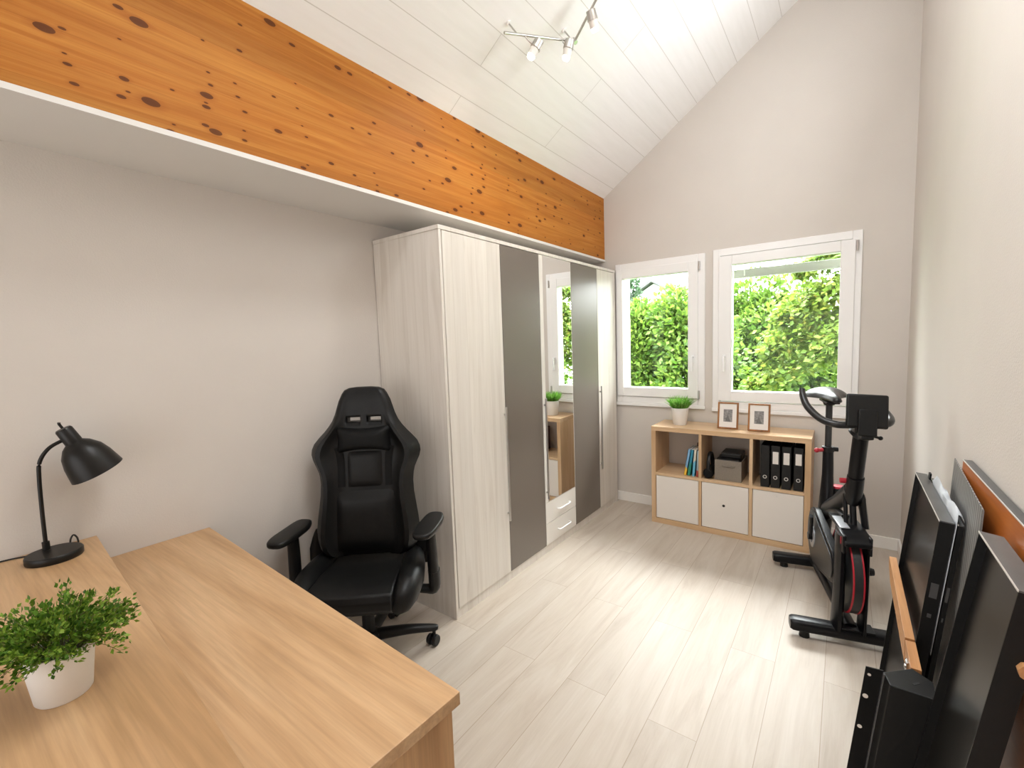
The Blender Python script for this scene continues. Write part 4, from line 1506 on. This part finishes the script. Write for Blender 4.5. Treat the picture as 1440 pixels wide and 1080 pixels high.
# weight / bottle behind the frame
bm = nb()
lathe(bm, [(0, 0), (0.030, 0), (0.036, 0.008), (0.044, 0.07), (0.040, 0.085), (0, 0.088)], 26, along(P(0.066, -0.15, 0.535), (0, 0, 1)))
bt = obj('bottle', bm, 'black_plastic', bk_)
bm = nb()
lathe(bm, [(0, 0.0), (0.034, 0.0), (0.030, 0.010), (0, 0.012)], 24, along(P(0.066, -0.15, 0.622), (0, 0, 1)))
obj('bottle_cap', bm, 'red', bt)
bm = nb()
tube(bm, [P(0.015, -0.12, 0.58), P(0.04, -0.15, 0.58)], 0.008, 8, smooth=False)
obj('bottle_holder', bm, 'black_metal', bk_)

# ------------------------------------------------------------------ panels leaning on the right-hand wall
def leaner(name, label, cat, x_top, z_top, y0, y1, th, lean, group=None):
    """Empty at the foot of a leaning panel; local z runs up the panel, local x is its thickness"""
    ang = math.atan(lean)
    L = z_top / math.cos(ang)
    t = thing(name, label, cat, (x_top - z_top * lean, y0, 0.0), 0, group)
    t.rotation_euler = (0, ang, 0)
    lift = th * math.sin(ang)
    return t, L, lift
GRP = 'black sheet metal trays leaning on the wall'
def tray(label, x_top, z_top, y0, y1, th, lean):
    t, L, lift = leaner('metal_tray', label, 'metal panel', x_top, z_top, y0, y1, th, lean, GRP)
    d = y1 - y0
    rim = 0.0
    bm = nb()
    box(bm, (th * 0.45, 0.0035, lift), (th * 0.60, d - 0.0035, L - 0.0035))
    obj('sheet', bm, 'panel_black', t, smooth=False)
    bm = nb()
    box(bm, (0, 0, lift), (th, 0.0035, L - 0.0035))
    box(bm, (0, d - 0.0035, lift), (th, d, L - 0.0035))
    box(bm, (0, 0.0035, lift), (th, d - 0.0035, lift + 0.0035))
    obj('side_rim', bm, 'black_metal', t, smooth=False)
    bm = nb()
    box(bm, (0, 0, L - 0.0035), (th, d, L))
    obj('top_rim', bm, 'panel_edge', t, smooth=False)
    bm = nb()
    box(bm, (-0.0014, 0, L - 0.0036), (0.0, d, L))
    obj('bare_edge', bm, 'panel_trim', t, smooth=False)
    return t, L, d, th
A_ = tray('nearest-to-room black metal tray behind the light wooden rail', 0.2327, 0.965, 1.748, 2.312, 0.033, 0.100)
B_ = tray('black metal tray sandwiched behind the grey foam sheet', 0.2715, 0.962, 1.742, 2.26, 0.0115, 0.100)
C_ = tray('largest black metal tray, at the right edge in front of the orange board', 0.260, 1.050, 1.146, 1.447, 0.040, 0.142)
for t, L, d, th in (A_, B_):
    for z, hz, hw in ((L - 0.215, 0.023, 0.26), (L - 0.295, 0.006, 0.14)):
        bm = nb()
        box(bm, (th * (0.5 - hw), -0.0012, z - hz), (th * (0.5 + hw), 0.0002, z + hz))
        obj('slot', bm, 'panel_edge', t, smooth=False)
# corner bracket on the first tray
t, L, d, th = A_
bm = nb()
box(bm, (th - 0.004, d - 0.085, L - 0.002), (th + 0.0015, d - 0.055, L + 0.022))
obj('corner_bracket', bm, 'black_metal', t, smooth=False)

ob, L, lift = leaner('wooden_board', 'orange stained board with a grey metal edge, closest to the wall', 'board', 0.3125, 1.100, 1.02, 1.99, 0.020, 0.045)
bm = nb()
box(bm, (0, 0, lift), (0.012, 0.97, L - 0.0015))
obj('board_face', bm, 'board', ob, smooth=False)
bm = nb()
box(bm, (0.012, 0, lift), (0.020, 0.97, L))
box(bm, (0.0005, 0, L - 0.0015), (0.012, 0.97, L))
obj('metal_back', bm, 'panel_edge', ob, smooth=False)
bm = nb()
box(bm, (-0.0014, 0, L - 0.003), (0.0005, 0.97, L))
obj('bare_edge', bm, 'panel_trim', ob, smooth=False)

rb, L, lift = leaner('ribbed_sheet', 'thin grey ribbed sheet standing between the black trays and orange board', 'sheet', 0.282, 1.070, 1.55, 2.143, 0.003, 0.045)
rb.rotation_euler[2] = R(-3.1)
bm = nb()
box(bm, (0, 0, lift), (0.003, 0.593, L))
obj('sheet', bm, 'ribbed', rb, smooth=False)

# foam wrap draped between the first two trays
V, Fc = [], []
ny = 14
prof = lambda f: [(0, 0.55), (0, 0.80), (0, 0.955), (0.2695 - 0.004 * f, 0.972 + 0.020 * (1 - f)), (0.276, 0.988 + 0.008 * math.sin(9 * f)), (0.281 + 0.001 * f, 0.980 + 0.006 * math.sin(13 * f)), (0.2838, 0.971 - 0.004 * f)]
bm = nb()
grid = []
for j in range(ny + 1):
    f_ = j / ny
    y = 1.744 + 0.44 * f_
    row = []
    for i, (x, z) in enumerate(prof(f_)):
        if i <= 2:
            x = 0.2683 - (0.965 - z) * 0.100
        row.append(bm.verts.new((x, y - (0.006 if i > 2 else 0.0) * math.sin(20 * f_), z)))
    grid.append(row)
for j in range(ny):
    for i in range(len(grid[0]) - 1):
        bm.faces.new((grid[j][i], grid[j][i + 1], grid[j + 1][i + 1], grid[j + 1][i]))
fs = obj('foam_sheet', bm, 'foam', None, angle=80)
sm = fs.modifiers.new('thick', 'SOLIDIFY')
sm.thickness = 0.0012
tag(fs, 'pale grey foam sheet wrapped over the top of a black tray', 'foam sheet')

# black post with wooden rail
pt = thing('frame_post', 'black metal post with holes and a notched light wooden rail on top of it', 'frame part', (0.085, 1.50, 0.0))
lv = Vector((0.105, 0.0, 1.0)).normalized()
def lean_pt(x, y, z):
    """the point of the post's top outline brought down the lean to height z"""
    k = (0.6 - z)
    return (x - 0.105 * k - 0.085, y - 1.50, z)
topo = [(0.105, 1.502), (0.168, 1.560), (0.207, 1.524), (0.204, 1.451), (0.115, 1.452)]
bm = nb()
loft(bm, [[lean_pt(x, y, z) for x, y in topo] for z in (0.005, 0.6)])
po = obj('post', bm, 'black_metal', pt, smooth=False, bevel=0.002)
bm = nb()
prism(bm, [(0.076, -0.012, 0.6003), (0.090, 0.004, 0.6003), (0.094, -0.001, 0.6003), (0.080, -0.017, 0.6003)], (0, 0, 0.0006))
obj('slot', bm, 'cable', po, smooth=False)
bm = nb()
loft(bm, [[lean_pt(x, y, z) for x, y in ((0.1035, 1.5015), (0.107, 1.5015), (0.107, 1.489), (0.1035, 1.489))] for z in (0.006, 0.6)])
obj('bare_edge', bm, 'panel_edge', po, smooth=False)
fo = [(0.066, 1.498), (0.104, 1.5035), (0.104, 1.4995), (0.066, 1.494)]
bm = nb()
loft(bm, [[lean_pt(x, y, z) for x, y in fo] for z in (0.005, 0.604)])
fl = obj('flange', bm, 'black_metal', pt, smooth=False)
for z, r in ((0.585, 0.004), (0.520, 0.0065), (0.425, 0.0055)):
    bm = nb()
    c = Vector(lean_pt(0.076, 1.4955, z))
    cyl(bm, c + Vector((0, 0.002, 0)), c - Vector((0, 0.003, 0)), r, n=14)
    obj('screw', bm, 'chrome', fl)
# the rail: top face 20 mm wide, notched near its near end
bm = nb()
x0, x1 = 0.165 - 0.085, 0.188 - 0.085
zt = 0.600
prism(bm, [(x0, 2.327 - 1.5, zt), (x0, 2.327 - 1.5, zt - 0.030), (x0, 2.25 - 1.5, zt - 0.075), (x0, 1.715 - 1.5, zt - 0.075), (x0, 1.715 - 1.5, zt)], (x1 - x0, 0, 0))
prism(bm, [(x0, 1.702 - 1.5, zt), (x0, 1.702 - 1.5, zt - 0.075), (x0, 1.562 - 1.5, zt - 0.075), (x0, 1.562 - 1.5, zt)], (x1 - x0, 0, 0))
box(bm, (x0 + 0.008, 1.700 - 1.5, zt - 0.075), (x1, 1.717 - 1.5, zt - 0.016))
rl = obj('wooden_rail', bm, 'rail', pt, smooth=False, bevel=0.001)
bm = nb()
box(bm, (x0 - 0.006, 1.60 - 1.5, zt - 0.075), (x0, 1.625 - 1.5, zt - 0.012))
cyl(bm, (x0 - 0.009, 1.613 - 1.5, zt - 0.03), (x0, 1.613 - 1.5, zt - 0.03), 0.006, n=12)
obj('bolt', bm, 'chrome', rl, bevel=0.001)
# small pine block with a hole, fixed to the near end of the largest tray
bm = nb()
lathe(bm, [(0.0035, -0.001), (0.015, -0.001), (0.015, 0.014), (0.0035, 0.014), (0.0035, -0.001)], 8, along((0.037, 0, 0.920), (0, -1, 0)))
obj('wooden_block', bm, 'rail', C_[0], smooth=False)['label'] = 'small pine block with a hole'

# ------------------------------------------------------------------ outdoors
gl = boxo('lawn', (-14, YF + 0.3, -0.55), (10, 30, -0.40), 'lawn')
tag(gl, 'green lawn outside the windows', 'lawn', kind='structure')


def shell(c, r, n, lumps=14, depth=0.35):
    """points over a lumpy ellipsoid with outward directions"""
    c = Vector(c)
    L = []
    for k in range(lumps):
        d = Vector((random.gauss(0, 1), random.gauss(0, 1), random.gauss(0, 1))).normalized()
        L.append((Vector((d.x * r[0], d.y * r[1], d.z * r[2])) * 0.72, random.uniform(0.32, 0.52)))
    out = []
    for k in range(n):
        o, q = random.choice(L)
        d = Vector((random.gauss(0, 1), random.gauss(0, 1), random.gauss(0, 1) + 0.25)).normalized()
        f_ = q * (1 - depth * random.random() ** 2)
        out.append((c + o + Vector((d.x * r[0], d.y * r[1], d.z * r[2])) * f_, d + Vector((0, 0, 0.1))))
    return out


def tree(name, label, cat, base, crown, n, size, mat, lumps=16, extra=(), group=None):
    t = thing(name, label, cat, base, 0, group)
    b = Vector(base)
    bm = nb()
    top = Vector((0, 0, crown[0][2] - b.z))
    c0 = Vector(crown[0]) - b
    tube(bm, [(0, 0, 0), (c0 * 0.5) + Vector((0.03, 0, 0)), c0], [0.09, 0.06, 0.03], 8, 3)
    for e in extra:
        tube(bm, [Vector(p) - b for p in e], [0.03] + [0.016] * (len(e) - 2) + [0.006], 6, 3)
    obj('trunk', bm, 'bark', t)
    pts = shell(c0, crown[1], n, lumps)
    pts += [(c0 + (Vector(p) - c0) * 0.78, d) for p, d in shell(c0, crown[1], n, lumps)]
    v, f = leaf_set(pts, size, 0.5, 0.1, 0.62)
    raw('foliage', v, f, mat, t)
    return t


HG = 'green shrubs behind the windows'
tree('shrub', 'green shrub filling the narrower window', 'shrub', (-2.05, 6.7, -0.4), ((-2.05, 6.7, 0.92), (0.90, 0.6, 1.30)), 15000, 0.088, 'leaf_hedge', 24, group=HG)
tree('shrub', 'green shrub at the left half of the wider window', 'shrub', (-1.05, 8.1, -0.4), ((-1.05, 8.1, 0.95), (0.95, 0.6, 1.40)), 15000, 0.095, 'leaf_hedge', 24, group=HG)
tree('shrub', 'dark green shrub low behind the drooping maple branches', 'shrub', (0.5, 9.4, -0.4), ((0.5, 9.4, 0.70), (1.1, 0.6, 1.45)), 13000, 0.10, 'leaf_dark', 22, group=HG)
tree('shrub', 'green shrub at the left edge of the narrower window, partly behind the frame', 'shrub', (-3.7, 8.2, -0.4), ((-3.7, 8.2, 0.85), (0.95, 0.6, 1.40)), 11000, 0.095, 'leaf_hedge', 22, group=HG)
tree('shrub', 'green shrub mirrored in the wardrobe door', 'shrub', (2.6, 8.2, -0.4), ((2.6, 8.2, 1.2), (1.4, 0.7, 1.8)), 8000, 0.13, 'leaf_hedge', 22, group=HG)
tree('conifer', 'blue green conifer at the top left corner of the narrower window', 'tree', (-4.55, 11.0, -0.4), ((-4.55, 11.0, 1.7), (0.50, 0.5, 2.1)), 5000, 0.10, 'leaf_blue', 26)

# maple: drooping sprays from the right
mp = thing('maple_tree', 'yellow green maple with drooping branches in the wider window', 'tree', (1.25, 5.9, -0.4))
mb = Vector((1.25, 5.9, -0.4))
br = [([(1.25, 5.9, 1.3), (0.55, 5.8, 1.45), (-0.1, 5.75, 1.35), (-0.55, 5.75, 1.12), (-0.88, 5.75, 0.94)], 0.17),
      ([(1.25, 5.9, 1.6), (0.5, 5.8, 1.80), (-0.1, 5.75, 1.72), (-0.50, 5.75, 1.50), (-0.72, 5.75, 1.32)], 0.20),
      ([(1.25, 5.9, 1.9), (0.5, 5.7, 2.10), (0.0, 5.65, 2.02), (-0.35, 5.65, 1.85), (-0.60, 5.65, 1.70)], 0.17),
      ([(1.25, 5.9, 2.2), (0.5, 5.6, 2.42), (0.05, 5.55, 2.36), (-0.20, 5.55, 2.26), (-0.42, 5.55, 2.15)], 0.10),
      ([(1.25, 5.9, 1.4), (0.7, 5.5, 1.60), (0.25, 5.4, 1.58), (-0.02, 5.4, 1.46), (-0.2, 5.4, 1.30)], 0.17)]
bm = nb()
tube(bm, [(0, 0, 0), (0.02, 0, 1.2), (0, 0, 2.9)], [0.11, 0.09, 0.03], 10, 3)
pts = []
for path, rad in br:
    lp_ = [Vector(p) - mb for p in path]
    tube(bm, lp_, [0.030, 0.020, 0.012, 0.008, 0.004], 6, 4)
    sp_ = smooth_path(lp_, 8)
    for k in range(2800):
        u = random.uniform(0.12, 1.0)
        q = sp_[min(int(u * (len(sp_) - 1)), len(sp_) - 2)]
        taper = 1.0 if u < 0.75 else 1.0 - 0.75 * (u - 0.75) / 0.25
        off = Vector((random.gauss(0, 0.55), random.gauss(0, 0.8), random.gauss(0, 0.42))) * rad * taper
        if random.random() < 0.25:
            off.z -= rad * 0.5
        pts.append((q + off, Vector((-0.5 + random.gauss(0, .5), random.gauss(0, 0.5), -0.25))))
obj('trunk', bm, 'bark', mp)
v, f = leaf_set(pts, 0.066, 0.45, 0.1, 0.62)
raw('foliage', v, f, 'leaf_maple', mp)
v, f = leaf_set([(p - mb, d) for p, d in shell((1.7, 6.0, 2.3), (1.0, 0.8, 1.1), 5000, 16)], 0.09, 0.5, 0.1, 0.6)
raw('crown', v, f, 'leaf_maple', mp)

# gabled house beyond the garden
hs = thing('house', 'white gabled house beyond the shrubs in the narrower window', 'house', (-5.15, 15.0, -0.4))
bm = nb()
prism(bm, [(-1.3, 0, 0), (1.3, 0, 0), (1.3, 0, 2.95), (0, 0, 3.72), (-1.3, 0, 2.95)], (0, 5, 0))
obj('wall', bm, 'house_wall', hs, smooth=False)
bm = nb()
prism(bm, [(-1.55, -0.25, 2.84), (0, -0.25, 3.76), (1.55, -0.25, 2.84), (1.55, -0.25, 2.93), (0, -0.25, 3.86), (-1.55, -0.25, 2.93)], (0, 5.5, 0))
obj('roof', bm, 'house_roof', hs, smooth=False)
for x in (-0.45, 0.45):
    bm = nb()
    box(bm, (x - 0.2, -0.02, 2.45), (x + 0.2, 0.02, 2.75))
    obj('window', bm, 'house_glass', hs, smooth=False)
